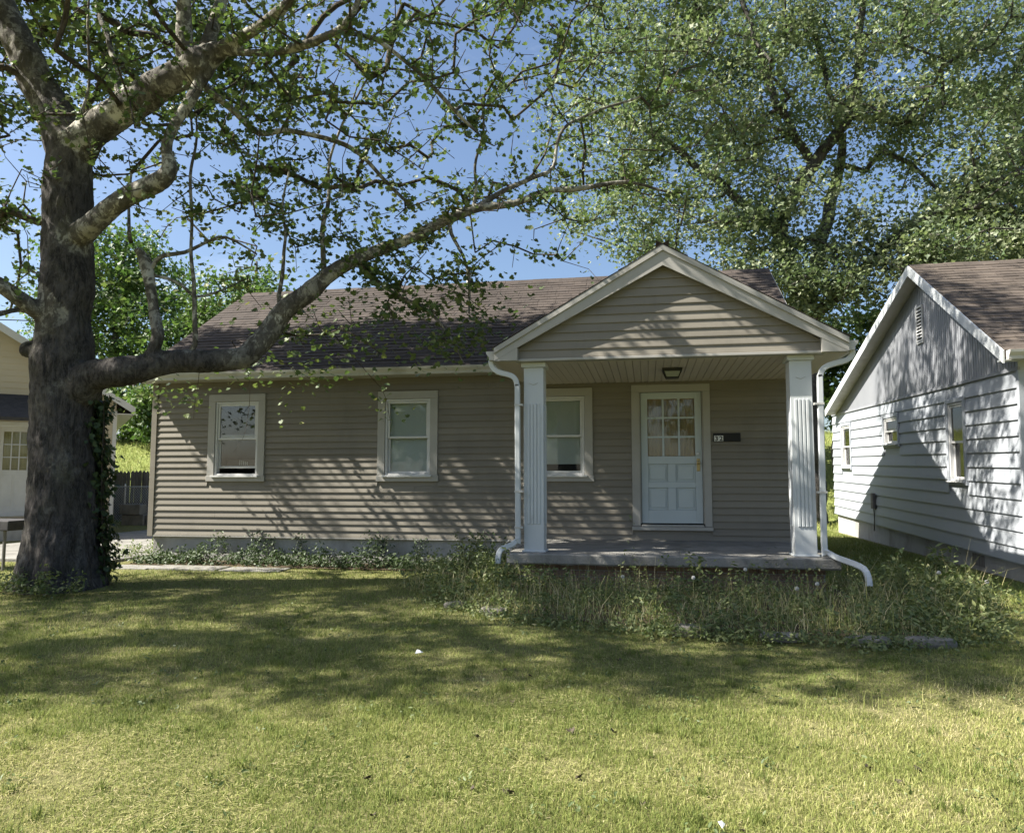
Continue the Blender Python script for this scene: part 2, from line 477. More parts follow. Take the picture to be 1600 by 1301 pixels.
STAR = (np.array([(0, 0, 0), (0.5, 0.3, 0.05), (0.2, 0.5, 0), (0, 1, -0.06), (-0.2, 0.5, 0), (-0.5, 0.3, 0.05)]), np.array([(0, 1, 2), (0, 2, 3), (0, 3, 4), (0, 4, 5)]))
OVAL = (np.array([(0, 0, 0), (0.22, 0.3, 0.03), (0.2, 0.65, 0.03), (0, 1, -0.04), (-0.2, 0.65, 0.03), (-0.22, 0.3, 0.03)]), np.array([(0, 1, 2), (0, 2, 3), (0, 3, 4), (0, 4, 5)]))

def scatter(tpl, pos, size, nrm, rnd):
    tv, tf = tpl
    N = len(pos)
    nrm = unit(nrm)
    u = unit(np.cross(nrm, rng.normal(size=(N, 3))))
    v = np.cross(nrm, u)
    V = pos[:, None, :] + size[:, None, None] * (tv[None, :, 0, None] * u[:, None] + tv[None, :, 1, None] * v[:, None] + tv[None, :, 2, None] * nrm[:, None])
    T = tf[None] + (np.arange(N) * len(tv))[:, None, None]
    return V.reshape(-1, 3), T.reshape(-1, tf.shape[1]), np.repeat(rnd, len(tv))

# ------------------------------------------------------------------ ground
def sstep(a, b, x):
    t = np.clip((x - a) / (b - a), 0, 1)
    return t * t * (3 - 2 * t)
def ground_z(x, y):
    x = np.asarray(x, float); y = np.asarray(y, float)
    z = 3.3 * sstep(23.5, 33, y) + 1.6 * sstep(33, 60, y)
    near = 1 - sstep(9.0, 10.6, y)
    z = z + near * (0.012 * np.sin(1.7 * x + 0.6 * y) + 0.010 * np.sin(2.9 * y - 1.1 * x) + 0.012 * np.sin(0.8 * x + 4)) - 0.01
    return z
gx = np.unique(np.concatenate([np.linspace(-500, -40, 12), np.linspace(-40, 40, 161), np.linspace(40, 500, 12)]))
gy = np.unique(np.concatenate([np.linspace(-400, -6, 10), np.linspace(-6, 40, 161), np.linspace(40, 700, 16)]))
GX, GY = np.meshgrid(gx, gy)
GV = np.stack([GX, GY, ground_z(GX, GY)], -1).reshape(-1, 3)
nx_, ny_ = len(gx), len(gy)
ii = (np.arange(ny_ - 1)[:, None] * nx_ + np.arange(nx_ - 1)[None]).ravel()
GT = np.stack([ii, ii + 1, ii + 1 + nx_, ii + nx_], -1)
tag(np_mesh('ground', GV, GT, 'lawn', None, None, True), kind='structure')

def patch(name, pts, z, mat):
    m = MB(); m.prism([(x, y, z) for x, y in pts], (0, 0, -0.12))
    return tag(m.build(name, mat), kind='structure')
patch('driveway', [(-13.2, 11.15), (-8.75, 11.0), (-8.75, 17.2), (-9.2, 20.6), (-13.2, 20.4)], 0.035, 'concrete')

# ------------------------------------------------------------------ house builders
FRONT = lambda W: (lambda a, d, z: (a, W - d, z))          # wall facing -Y
LEFTW = lambda X: (lambda a, d, z: (X - d, a, z))          # wall facing -X

def spans(a0, a1, z0, z1, openings):
    cur = [(a0, a1)]
    for (o0, o1, p0, p1) in openings:
        if z1 <= p0 + 1e-6 or z0 >= p1 - 1e-6:
            continue
        nxt = []
        for (s, e) in cur:
            if o1 <= s or o0 >= e:
                nxt.append((s, e)); continue
            if o0 > s: nxt.append((s, o0))
            if o1 < e: nxt.append((o1, e))
        cur = nxt
    return [c for c in cur if c[1] - c[0] > 0.01]

def sheathing(name, fn, a0, a1, z0, z1, openings, mat, parent, t=0.12):
    As = sorted({a0, a1, *[o[0] for o in openings], *[o[1] for o in openings]})
    m = MB()
    zs = sorted({z0, z1, *[o[2] for o in openings], *[o[3] for o in openings]})
    for i in range(len(zs) - 1):
        for (s, e) in spans(a0, a1, zs[i] + 1e-4, zs[i + 1] - 1e-4, openings):
            pts = [fn(a, d, z) for z in (zs[i], zs[i + 1]) for (a, d) in ((s, 0), (e, 0), (e, -t), (s, -t))]
            m.poly(pts, [(3, 2, 1, 0), (4, 5, 6, 7), (0, 1, 5, 4), (1, 2, 6, 5), (2, 3, 7, 6), (3, 0, 4, 7)])
    return m.build(name, mat, parent)

def lap_board(fn, b0, b1, t0, t1, z0, z1, mat, parent, proud=0.024):
    """one lap board, its bottom from b0 to b1, its top from t0 to t1"""
    j = random.uniform(-0.0015, 0.0015)
    m = MB(fn((b0 + b1) / 2, 0, z0))
    p = proud + j
    pts = [fn(b0, 0.001, z0), fn(b1, 0.001, z0), fn(b1, p, z0), fn(b0, p, z0), fn(b0, p, z0 + 0.012), fn(b1, p, z0 + 0.012),
           fn(t1, 0.003, z1), fn(t0, 0.003, z1), fn(t1, 0.001, z1), fn(t0, 0.001, z1)]
    m.poly(pts, [(0, 1, 2, 3), (3, 2, 5, 4), (4, 5, 6, 7), (7, 6, 8, 9), (0, 3, 4, 7, 9), (1, 8, 6, 5, 2), (0, 9, 8, 1)])
    return m.build('siding_board', mat, parent)

def lap_siding(fn, a0, a1, z0, z1, n, openings, mat, parent, seams=0, proud=0.024):
    h = (z1 - z0) / n
    for k in range(n):
        za, zb = z0 + k * h, z0 + (k + 1) * h
        for (s, e) in spans(a0, a1, za, zb, openings):
            cuts = [s, e]
            if seams and e - s > 2.2 and random.random() < seams:
                cuts.insert(1, random.uniform(s + 0.5, e - 0.5))
            for c0, c1 in zip(cuts[:-1], cuts[1:]):
                lap_board(fn, c0 + 0.0015, c1 - 0.0015, c0 + 0.0015, c1 - 0.0015, za, zb + 0.006, mat, parent, proud)

def fbox(fn, m, a0, a1, d0, d1, z0, z1):
    pts = [fn(a, d, z) for z in (z0, z1) for (a, d) in ((a0, d0), (a1, d0), (a1, d1), (a0, d1))]
    return m.poly(pts, [(3, 2, 1, 0), (4, 5, 6, 7), (0, 1, 5, 4), (1, 2, 6, 5), (2, 3, 7, 6), (3, 0, 4, 7)])

def frame_part(fn, name, a0, a1, z0, z1, w, d0, d1, mat, parent, wb=None, bevel=0.004):
    wb = w if wb is None else wb
    m = MB(fn((a0 + a1) / 2, 0, z0))
    fbox(fn, m, a0, a1, d0, d1, z0, z0 + wb); fbox(fn, m, a0, a1, d0, d1, z1 - w, z1)
    fbox(fn, m, a0, a0 + w, d0, d1, z0 + wb, z1 - w); fbox(fn, m, a1 - w, a1, d0, d1, z0 + wb, z1 - w)
    return m.build(name, mat, parent, bevel=bevel)

def sash(fn, name, a0, a1, z0, z1, d, parent, w=0.035):
    s = frame_part(fn, name, a0, a1, z0, z1, w, d - 0.018, d + 0.018, 'white_frame', parent)
    m = MB(fn((a0 + a1) / 2, 0, z0))
    fbox(fn, m, a0 + w, a1 - w, d - 0.003, d + 0.003, z0 + w, z1 - w)
    m.build('pane', 'glass', s)
    return s

def window(parent, fn, a0, a1, z0, z1, fill, cw=0.125, tm='trim'):
    o = MB(fn((a0 + a1) / 2, 0, z0))
    # the window itself is the casing; frame, sashes and blind are its pieces
    fbox(fn, o, a0, a1, 0.0, 0.042, z1 - cw, z1); fbox(fn, o, a0, a0 + cw, 0.0, 0.040, z0 + cw * 0.75, z1 - cw); fbox(fn, o, a1 - cw, a1, 0.0, 0.040, z0 + cw * 0.75, z1 - cw)
    fbox(fn, o, a0 - 0.015, a1 + 0.015, 0.0, 0.044, z0, z0 + cw * 0.75)
    win = o.build('window', tm, parent, bevel=0.005)
    m = MB(fn((a0 + a1) / 2, 0, z0)); fbox(fn, m, a0 + cw * 0.7, a1 - cw * 0.7, 0.045, 0.085, z0 + cw * 0.55, z0 + cw * 0.8)
    m.build('sill', 'white_frame', win, bevel=0.004)
    i0, i1, k0, k1 = a0 + cw + 0.004, a1 - cw - 0.004, z0 + cw * 0.75 + 0.004, z1 - cw - 0.004
    frame_part(fn, 'window_frame', i0, i1, k0, k1, 0.032, -0.09, 0.022, 'white_frame', win)
    j0, j1, l0, l1 = i0 + 0.034, i1 - 0.034, k0 + 0.034, k1 - 0.034
    mid = (l0 + l1) / 2
    lift = 0.09 if fill == 'clutter' else 0.0
    sash(fn, 'upper_sash', j0, j1, mid - 0.02, l1, -0.012, win)
    sash(fn, 'lower_sash', j0, j1, l0 + lift, mid + 0.015 + lift * 0.5, -0.055, win)
    # the room seen behind the glass
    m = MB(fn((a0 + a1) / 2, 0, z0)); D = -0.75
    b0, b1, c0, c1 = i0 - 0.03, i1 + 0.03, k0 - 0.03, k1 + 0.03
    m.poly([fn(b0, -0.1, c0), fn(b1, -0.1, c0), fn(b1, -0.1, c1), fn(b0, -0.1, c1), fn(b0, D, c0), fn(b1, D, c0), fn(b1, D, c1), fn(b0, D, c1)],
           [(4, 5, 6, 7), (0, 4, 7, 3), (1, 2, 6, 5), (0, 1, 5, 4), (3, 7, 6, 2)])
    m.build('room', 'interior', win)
    if fill in ('blind', 'half_blind'):
        m = MB(fn((a0 + a1) / 2, 0, z0)); n = 46
        zb = l0 + (0.14 if fill == 'half_blind' else 0.02)
        for k in range(n):
            z = zb + (l1 - zb) * k / n
            m.poly([fn(j0, -0.092, z), fn(j1, -0.092, z), fn(j1, -0.102, z + 0.027), fn(j0, -0.102, z + 0.027)], [(0, 1, 2, 3)])
        m.build('blind', 'blind', win)
    if fill == 'clutter':
        m = MB(fn(a0, 0, z0)); fbox(fn, m, j0, j1, -0.36, -0.32, l0 + 0.10, l0 + 0.24)
        m.build('cardboard_flap', 'cardboard', win)
        m = MB(fn(a0, 0, z0))
        for k in range(5):
            fbox(fn, m, j0 + 0.24 + k * 0.035, j0 + 0.258 + k * 0.035, -0.30, -0.29, l0 + 0.15, l0 + 0.235 - 0.008 * k)
        m.build('white_slats', 'paper', win)
        m = MB(fn(a0, 0, z0)); fbox(fn, m, j0, j1, -0.20, -0.16, mid + 0.04, mid + 0.08)
        m.build('inner_rail', 'white_frame', win)
    if fill == 'curtain':
        m = MB(fn(a0, 0, z0)); n = 14
        P = []
        for k in range(n + 1):
            a = j0 + (j1 - j0) * 0.62 * k / n
            P += [fn(a, -0.14 + 0.018 * (k % 2), l0), fn(a, -0.14 + 0.018 * (k % 2), l1)]
        m.poly(P, [(2 * k, 2 * k + 2, 2 * k + 3, 2 * k + 1) for k in range(n)])
        m.build('curtain', 'yellow_curtain', win)
    return win

def course_meshes(L, exposure, mat, n=4):
    out = []
    for v in range(n):
        m = MB(); x = -random.uniform(0, 0.2)
        while x < L:
            w = random.choice((0.17, 0.24, 0.28, 0.33)); t = random.uniform(0.007, 0.015); lo = random.uniform(-0.004, 0.004)
            x0, x1 = max(x, 0), min(x + w - 0.004, L)
            if x1 - x0 > 0.02:
                e = exposure + 0.012
                m.poly([(x0, lo, 0), (x1, lo, 0), (x1, e, 0), (x0, e, 0), (x0, lo, t), (x1, lo, t), (x1, e, 0.002), (x0, e, 0.002)],
                       [(4, 5, 6, 7), (0, 1, 5, 4), (1, 2, 6, 5), (3, 0, 4, 7), (3, 2, 1, 0)])
            x += w
        me = bpy.data.meshes.new('shingle_course'); me.from_pydata(m.v, [], m.f); me.materials.append(MAT[mat]); me.update()
        out.append(me)
    return out

def shingle_slope(parent, e0, e1, r0, exposure, mat, lift=0.004):
    """courses from the eave edge e0-e1 up to the ridge through r0"""
    e0, e1, r0 = Vector(e0), Vector(e1), Vector(r0)
    X = (e1 - e0).normalized(); up = r0 - e0; up -= X * up.dot(X); S = up.length; Y = up.normalized(); Z = X.cross(Y)
    if Z.z < 0:
        Z = -Z
    ms = course_meshes((e1 - e0).length, exposure, mat)
    n = int(S / exposure) + 1
    for k in range(n):
        o = bpy.data.objects.new('shingle_course', ms[(k * 3 + k // 4) % len(ms)])
        M = Matrix.Identity(4)
        for i in range(3):
            M[i][0], M[i][1], M[i][2] = X[i], Y[i], Z[i]
        if S - k * exposure < exposure * 0.3:
            continue
        p = e0 + Y * (k * exposure) + Z * lift
        M.translation = p
        o.matrix_basis = M
        link(o, parent)

# ------------------------------------------------------------------ the taupe house
W = 11.65
house = empty('house', (-3.1, 14.9, 0))
tag(house, 'single-storey house with taupe siding and white-columned gabled porch', 'house')
fw_ = FRONT(W)
wins = [(-7.35, -6.31, 1.335, 2.81, 'clutter'), (-4.32, -3.306, 1.335, 2.80, 'blind'), (-1.84, -0.82, 1.335, 2.79, 'half_blind')]
holes = [(a + 0.10, b - 0.10, c + 0.08, d - 0.10) for a, b, c, d, _ in wins] + [(-0.12, 0.86, 0.66, 2.74)]
board_holes = [(a, b, c, d) for a, b, c, d, _ in wins] + [(-0.225, 0.95, 0.60, 2.815)]
wall = sheathing('front_wall', fw_, -8.41, 2.13, 0.42, 3.10, holes, 'siding', house)
lap_siding(fw_, -8.33, 2.13, 0.425, 3.025, 25, board_holes, 'siding', wall, 0.5)
m = MB(); fbox(fw_, m, -8.43, -8.33, 0.002, 0.034, 0.405, 3.03); m.build('corner_trim', 'siding', house, bevel=0.004)
m = MB(); fbox(fw_, m, -8.33, 2.13, 0.002, 0.029, 0.405, 0.424); m.build('starter_strip', 'trim', house)
# other walls, foundation
m = MB()
for x0, x1 in ((-8.41, -8.29), (2.01, 2.13)):
    m.prism([(x0, W + 0.12, 0.42), (x0, 18.15, 0.42), (x0, 18.15, 3.1), (x0, 14.9, 5.25), (x0, W + 0.12, 3.1)], (x1 - x0, 0, 0))
ew = m.build('end_wall', 'siding', house)
lap_siding(lambda a, d, z: (2.13 + d, a, z), W + 0.03, 18.15, 0.425, 3.025, 25, [], 'siding', ew, 0.2)
lap_siding(LEFTW(-8.41), W + 0.03, 18.15, 0.425, 3.025, 25, [], 'siding', ew, 0.2)
m = MB(); m.box(-8.29, 2.01, 18.03, 18.15, 0.42, 3.1); m.build('back_wall', 'siding', house)
m = MB(); m.box(-8.36, 2.08, W + 0.045, 18.1, -0.3, 0.42); m.build('foundation', 'foundation', house)
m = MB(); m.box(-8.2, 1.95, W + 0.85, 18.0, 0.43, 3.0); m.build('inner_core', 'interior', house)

for a, b, c, d, k in wins:
    w = window(house, fw_, a, b, c, d, k)
    w['label'] = {'clutter': 'open window with clutter inside and no blind', 'blind': 'window with closed pale blinds', 'half_blind': 'porch window with blinds short of the sill'}[k]

# door
dm = MB((0.37, W, 0.6)); fbox(fw_, dm, -0.089, 0.828, -0.075, -0.035, 0.70, 2.705)
# carve the slab from pieces: stiles, rails, muntins, raised panels and panes
door = MB((0.37, W, 0.7))
x0, x1, zb, zt = -0.085, 0.824, 0.705, 2.70
gz0, gz1 = 1.72, 2.60
fbox(fw_, door, x0, x0 + 0.10, -0.08, -0.035, zb, zt); fbox(fw_, door, x1 - 0.10, x1, -0.08, -0.035, zb, zt)
for a, b in ((zb, zb + 0.20), (1.24, 1.33), (1.60, gz0), (gz1, zt)):
    fbox(fw_, door, x0 + 0.10, x1 - 0.10, -0.08, -0.036, a, b)
xm = (x0 + x1) / 2
fbox(fw_, door, xm - 0.06, xm + 0.06, -0.08, -0.0365, zb + 0.20, 1.24); fbox(fw_, door, xm - 0.06, xm + 0.06, -0.08, -0.0365, 1.33, 1.60)
d_ob = door.build('door', 'door_paint', house, bevel=0.004)
for (pa, pb) in ((x0 + 0.10, xm - 0.06), (xm + 0.06, x1 - 0.10)):
    for (za, zb_) in ((zb + 0.20, 1.24), (1.33, 1.60)):
        m = MB((pa, W, za)); fbox(fw_, m, pa, pb, -0.08, -0.060, za, zb_); fbox(fw_, m, pa + 0.035, pb - 0.035, -0.060, -0.046, za + 0.035, zb_ - 0.035)
        m.build('door_panel', 'door_paint', d_ob, bevel=0.006)
gx0, gx1 = x0 + 0.10, x1 - 0.10
pw, ph = (gx1 - gx0) / 3, (gz1 - gz0) / 3
for i in (1, 2):
    m = MB((gx0, W, gz0)); fbox(fw_, m, gx0 + pw * i - 0.014, gx0 + pw * i + 0.014, -0.075, -0.038, gz0, gz1); m.build('muntin', 'door_paint', d_ob)
    m = MB((gx0, W, gz0)); fbox(fw_, m, gx0, gx1, -0.074, -0.040, gz0 + ph * i - 0.014, gz0 + ph * i + 0.014); m.build('muntin', 'door_paint', d_ob)
for i in range(3):
    for j in range(3):
        m = MB((gx0 + pw * i, W, gz0 + ph * j)); fbox(fw_, m, gx0 + pw * i + 0.014, gx0 + pw * (i + 1) - 0.014, -0.060, -0.055, gz0 + ph * j + 0.014, gz0 + ph * (j + 1) - 0.014)
        m.build('pane', 'glass', d_ob)
m = MB((xm, W, gz0)); n = 24
m.poly([p for k in range(n + 1) for p in (fw_(gx0 + (gx1 - gx0) * k / n, -0.10 + 0.008 * (k % 2), gz0 - 0.03), fw_(gx0 + (gx1 - gx0) * k / n, -0.10 + 0.008 * (k % 2), gz1 + 0.03))],
       [(2 * k, 2 * k + 2, 2 * k + 3, 2 * k + 1) for k in range(n)])
m.build('door_curtain', 'curtain', d_ob)
m = MB((0.78, W, 1.5)); fbox(fw_, m, 0.742, 0.792, -0.036, -0.026, 1.49, 1.68); m.build('lock_plate', 'brass', d_ob, bevel=0.004)
m = MB((0.766, W, 1.63)); m.tube([(0.766, W + 0.03, 1.62, 0.012), (0.766, W - 0.01, 1.62, 0.012), (0.766, W - 0.015, 1.62, 0.026), (0.766, W - 0.045, 1.62, 0.028), (0.766, W - 0.055, 1.62, 0.018)], 14)
m.build('knob', 'brass', d_ob, smooth=True)
m = MB((0.76, W, 1.75)); m.tube([(0.762, W + 0.04, 1.755, 0.030), (0.762, W + 0.018, 1.755, 0.030), (0.762, W + 0.014, 1.755, 0.024)], 16); m.build('deadbolt', 'steel', d_ob, smooth=False)
casing = MB((0.36, W, 0.6))
fbox(fw_, casing, -0.225, -0.105, 0.0, 0.036, 0.66, 2.70); fbox(fw_, casing, 0.845, 0.95, 0.0, 0.036, 0.66, 2.70); fbox(fw_, casing, -0.225, 0.95, 0.0, 0.038, 2.70, 2.815)
fbox(fw_, casing, -0.105, -0.09, -0.09, 0.02, 0.70, 2.70); fbox(fw_, casing, 0.829, 0.845, -0.09, 0.02, 0.70, 2.70)
casing.build('door_casing', 'trim', house, bevel=0.005)
m = MB((0.36, W, 0.6)); fbox(fw_, m, -0.235, 0.96, 0.0, 0.05, 0.60, 0.655); fbox(fw_, m, -0.09, 0.83, -0.09, 0.055, 0.656, 0.685); m.build('door_sill', 'trim', house, bevel=0.005)

# main roof
EY, EZ, RY, RZ = 11.37, 3.15, 14.9, 5.43
RX0, RX1 = -8.62, 2.38
roof = MB((-3.1, RY, RZ))
for yy in (EY, 2 * RY - EY):
    roof.poly([(RX0, yy, EZ), (RX1, yy, EZ), (RX1, RY, RZ), (RX0, RY, RZ), (RX0, yy, EZ - 0.11), (RX1, yy, EZ - 0.11), (RX1, RY, RZ - 0.11), (RX0, RY, RZ - 0.11)],
              [(0, 1, 2, 3), (7, 6, 5, 4), (0, 4, 5, 1), (1, 5, 6, 2), (3, 7, 4, 0)])
roof_o = roof.build('roof', 'shingle', house)
shingle_slope(roof_o, (RX0, EY - 0.015, EZ), (RX1, EY - 0.015, EZ), (RX0, RY, RZ), 0.142, 'shingle')
sl = (RZ - EZ) / (RY - EY)
m = MB((-3.1, RY, RZ))
k = 0; x = RX0
while x < RX1 - 0.05:
    e = min(x + 0.30, RX1); t = random.uniform(0.012, 0.02)
    m.poly([(x, RY - 0.15, RZ - 0.15 * sl + t), (e, RY - 0.15, RZ - 0.15 * sl + t), (e, RY, RZ + t + 0.008), (x, RY, RZ + t + 0.008), (x, RY + 0.15, RZ - 0.15 * sl + t), (e, RY + 0.15, RZ - 0.15 * sl + t)],
           [(0, 1, 2, 3), (3, 2, 5, 4)]); x += 0.29
m.build('ridge_cap', 'shingle', roof_o)
for x0_, x1_ in ((RX0 - 0.022, RX0 - 0.002), (RX1 + 0.002, RX1 + 0.022)):
    m = MB((x0_, RY, RZ))
    for s in (-1, 1):
        ye = RY + s * (RY - EY)
        m.prism([(x0_, ye, EZ - 0.005), (x0_, RY, RZ - 0.005), (x0_, RY, RZ - 0.20), (x0_, ye, EZ - 0.20)], (x1_ - x0_, 0, 0))
    m.build('rake_board', 'trim', roof_o)
m = MB((-3.1, EY, 3.0)); m.box(-8.60, -1.75, EY + 0.005, W + 0.0, 3.028, 3.04); m.build('soffit', 'trim', house)
m = MB((-3.1, EY, 3.0)); m.box(-8.60, -1.75, EY - 0.004, EY + 0.02, 3.03, 3.155); m.build('fascia', 'trim', house)
def k_gutter(name, a, b, out, parent, z0, h=0.115, w=0.115):
    """K-style gutter from a to b; out points away from the fascia"""
    a, b, o = Vector((*a, 0)), Vector((*b, 0)), Vector((*out, 0))
    prof = [(0.003, 0), (w * 0.62, 0), (w * 0.66, h * 0.35), (w * 0.95, h * 0.72), (w, h), (w - 0.012, h), (w * 0.88, h * 0.75), (w * 0.6, h * 0.38), (w * 0.56, 0.012), (0.012, 0.012), (0.012, h), (0.003, h)]
    m = MB((a + b) / 2 + Vector((0, 0, z0)))
    m.prism([tuple(a + o * d + Vector((0, 0, z0 + z))) for d, z in prof], tuple(b - a))
    g = m.build(name, 'gutter', parent)
    for e, s in ((a, -1), (b, 1)):
        t = (b - a).normalized() * 0.003 * s
        m = MB(e + Vector((0, 0, z0)))
        m.prism([tuple(e + t + o * d + Vector((0, 0, z0 + z))) for d, z in prof[:5] + prof[-1:]], tuple(t))
        m.build('end_cap', 'gutter', g)
    return g
k_gutter('gutter', (-8.62, EY - 0.004), (-1.97, EY - 0.004), (0, -1), house, 3.03)
m = MB((-3.63, 15.05, 5.2)); m.tube([(-3.63, 15.05, 5.15, 0.055), (-3.63, 15.05, 5.66, 0.055), (-3.63, 15.05, 5.67, 0.07), (-3.63, 15.05, 5.72, 0.07)], 12); m.build('vent_pipe', 'gutter', roof_o)

# porch
PX, PHW, PZ, PEZ, PF, PG = 0.23, 2.13, 4.262, 3.03, 9.25, 9.375     # ridge x, half width, ridge z, eave z, rake front, gable wall
psl = (PZ - PEZ) / PHW
porch_roof = MB((PX, 11.0, PZ))
for s in (-1, 1):
    xe = PX + s * PHW
    a = [(xe, PF + 0.03, PEZ), (PX, PF + 0.03, PZ), (PX, 13.2, PZ), (xe, 13.2, PEZ)]
    porch_roof.poly(a + [(x, y, z - 0.07) for x, y, z in a], [(0, 1, 2, 3), (7, 6, 5, 4), (0, 4, 5, 1), (3, 7, 4, 0)])
pr_o = porch_roof.build('porch_roof', 'shingle', house)
shingle_slope(pr_o, (PX - PHW - 0.012, 13.2, PEZ), (PX - PHW - 0.012, PF - 0.016, PEZ), (PX, 13.2, PZ), 0.142, 'shingle')
shingle_slope(pr_o, (PX + PHW + 0.012, PF - 0.016, PEZ), (PX + PHW + 0.012, 13.2, PEZ), (PX, PF, PZ), 0.142, 'shingle')
for nm, d0, h0, h1, mat, pf in (('rake_trim', 0.0, 0.001, 0.070, 'trim', PF - 0.012), ('rake_fascia', 0.0, 0.071, 0.255, 'trim', PF + 0.012)):
    for s in (-1, 1):
        xe = PX + s * PHW
        m = MB((PX + s * PHW / 2, pf, 3.5))
        m.prism([(xe, pf, PEZ - h0), (PX, pf, PZ - h0), (PX, pf, PZ - h1), (xe, pf, PEZ - min(h1, 0.16))], (0, 0.028 if nm == 'rake_trim' else 0.03, 0))
        m.build(nm, mat, pr_o)
for s in (-1, 1):      # soffit under the rake and eave return
    xe = PX + s * PHW
    m = MB((xe, PF, 3.0)); m.prism([(xe, PF + 0.043, PEZ - 0.12), (PX, PF + 0.043, PZ - 0.17), (PX, PF + 0.043, PZ - 0.185), (xe, PF + 0.043, PEZ - 0.135)], (0, PG - PF - 0.04, 0)); m.build('rake_soffit', 'trim', pr_o)
    xi = xe - s * 0.30
    m = MB((xe, PF, 2.9)); m.prism([(xe, PF + 0.016, PEZ - 0.162), (xi, PF + 0.016, PEZ - 0.162), (xi, PF + 0.016, PEZ + 0.01)], (0, 0.11, 0)); m.build('eave_return', 'trim', pr_o)
    m = MB((xe, PF, 2.87)); m.box(min(xe, xi), max(xe, xi), PF + 0.13, W - 0.30, PEZ - 0.165, PEZ - 0.152); m.build('eave_soffit', 'ceiling', pr_o)
    m = MB((xe, PF, 2.87)); m.box(min(xe, xe - s * 0.02), max(xe, xe - s * 0.02), PF + 0.05, W - 0.31, PEZ - 0.15, PEZ - 0.01); m.build('eave_fascia', 'trim', pr_o)
    g = k_gutter('porch_gutter', (xe + s * 0.002, PF + 0.06), (xe + s * 0.002, W - 0.42), (s, 0), house, PEZ - 0.145)
fg = FRONT(PG)
gab = MB((PX, PG, 2.9)); gab.prism([(PX - 1.86, PG, 2.885), (PX + 1.86, PG, 2.885), (PX + 1.86, PG, PZ - 0.16 - 1.86 * psl), (PX, PG, PZ - 0.16), (PX - 1.86, PG, PZ - 0.16 - 1.86 * psl)], (0, 0.1, 0))
gab_o = gab.build('gable_wall', 'siding', house)
z = 2.90; h = 0.107
while z < PZ - 0.24:
    z1 = min(z + h, PZ - 0.20)
    hb = min(1.845, (PZ - 0.19 - z) / psl); ht = min(1.845, (PZ - 0.19 - z1) / psl)
    lap_board(fg, PX - hb, PX + hb, PX - ht, PX + ht, z, z1 + 0.004, 'siding', gab_o, 0.020)
    z += h
m = MB((PX, PG, 2.85)); m.box(-1.64, 2.115, PG - 0.05, PG + 0.11, 2.862, 2.895); m.build('gable_base_trim', 'trim', house, bevel=0.004)
# ceiling
ceil = MB((PX, 10.5, 2.9)); ceil.box(-1.66, 2.13, PG + 0.115, W - 0.02, 2.872, 2.885)
ceil_o = ceil.build('porch_ceiling', 'ceiling', house)
x = -1.655
while x < 2.12:
    e = min(x + 0.098, 2.125)
    m = MB((x, 10.5, 2.87)); m.poly([(x + 0.003, PG + 0.12, 2.858), (e - 0.004, PG + 0.12, 2.862), (e - 0.004, W - 0.022, 2.862), (x + 0.003, W - 0.022, 2.858), (x, PG + 0.12, 2.8715), (e, PG + 0.12, 2.8715), (e, W - 0.022, 2.8715), (x, W - 0.022, 2.8715)],
                                      [(3, 2, 1, 0), (0, 1, 5, 4), (1, 2, 6, 5), (2, 3, 7, 6), (3, 0, 4, 7)])
    m.build('ceiling_plank', 'ceiling', ceil_o); x += 0.0995
# floor slab
slab = MB((PX, 10.4, 0.4))
n = 26; Pt, Pb = [], []
xs_ = np.linspace(-1.74, 2.19, n)
top = []; 
for i, xx in enumerate(xs_):
    jy = random.uniform(-0.006, 0.006); jz = random.uniform(-0.006, 0.004)
    top.append([(xx, 9.30 + jy, 0.318 + jz), (xx, 9.285 + jy, 0.335), (xx, 9.285 + jy, 0.432), (xx, 9.305 + jy, 0.448 + jz * 0.4), (xx, W - 0.001, 0.456), (xx, W - 0.001, 0.318)])
slab.poly([p for t in top for p in t], [(i * 6 + k, i * 6 + (k + 1) % 6, (i + 1) * 6 + (k + 1) % 6, (i + 1) * 6 + k) for i in range(n - 1) for k in range(6)] + [tuple(range(6)), tuple(range((n - 1) * 6, n * 6))])
slab.build('porch_floor', 'concrete', house)
base = MB((PX, 10.5, 0)); base.box(-1.62, 2.06, 9.52, W - 0.01, -0.2, 0.317); base_o = base.build('porch_base', 'foundation', house)
for r_ in range(4):
    x = -1.62 + (0.11 if r_ % 2 else 0)
    while x < 2.0:
        m = MB((x, 9.5, r_ * 0.078)); m.box(x, min(x + 0.205, 2.06), 9.50, 9.519, 0.005 + r_ * 0.078, 0.072 + r_ * 0.078); m.build('brick', 'brick', base_o); x += 0.216
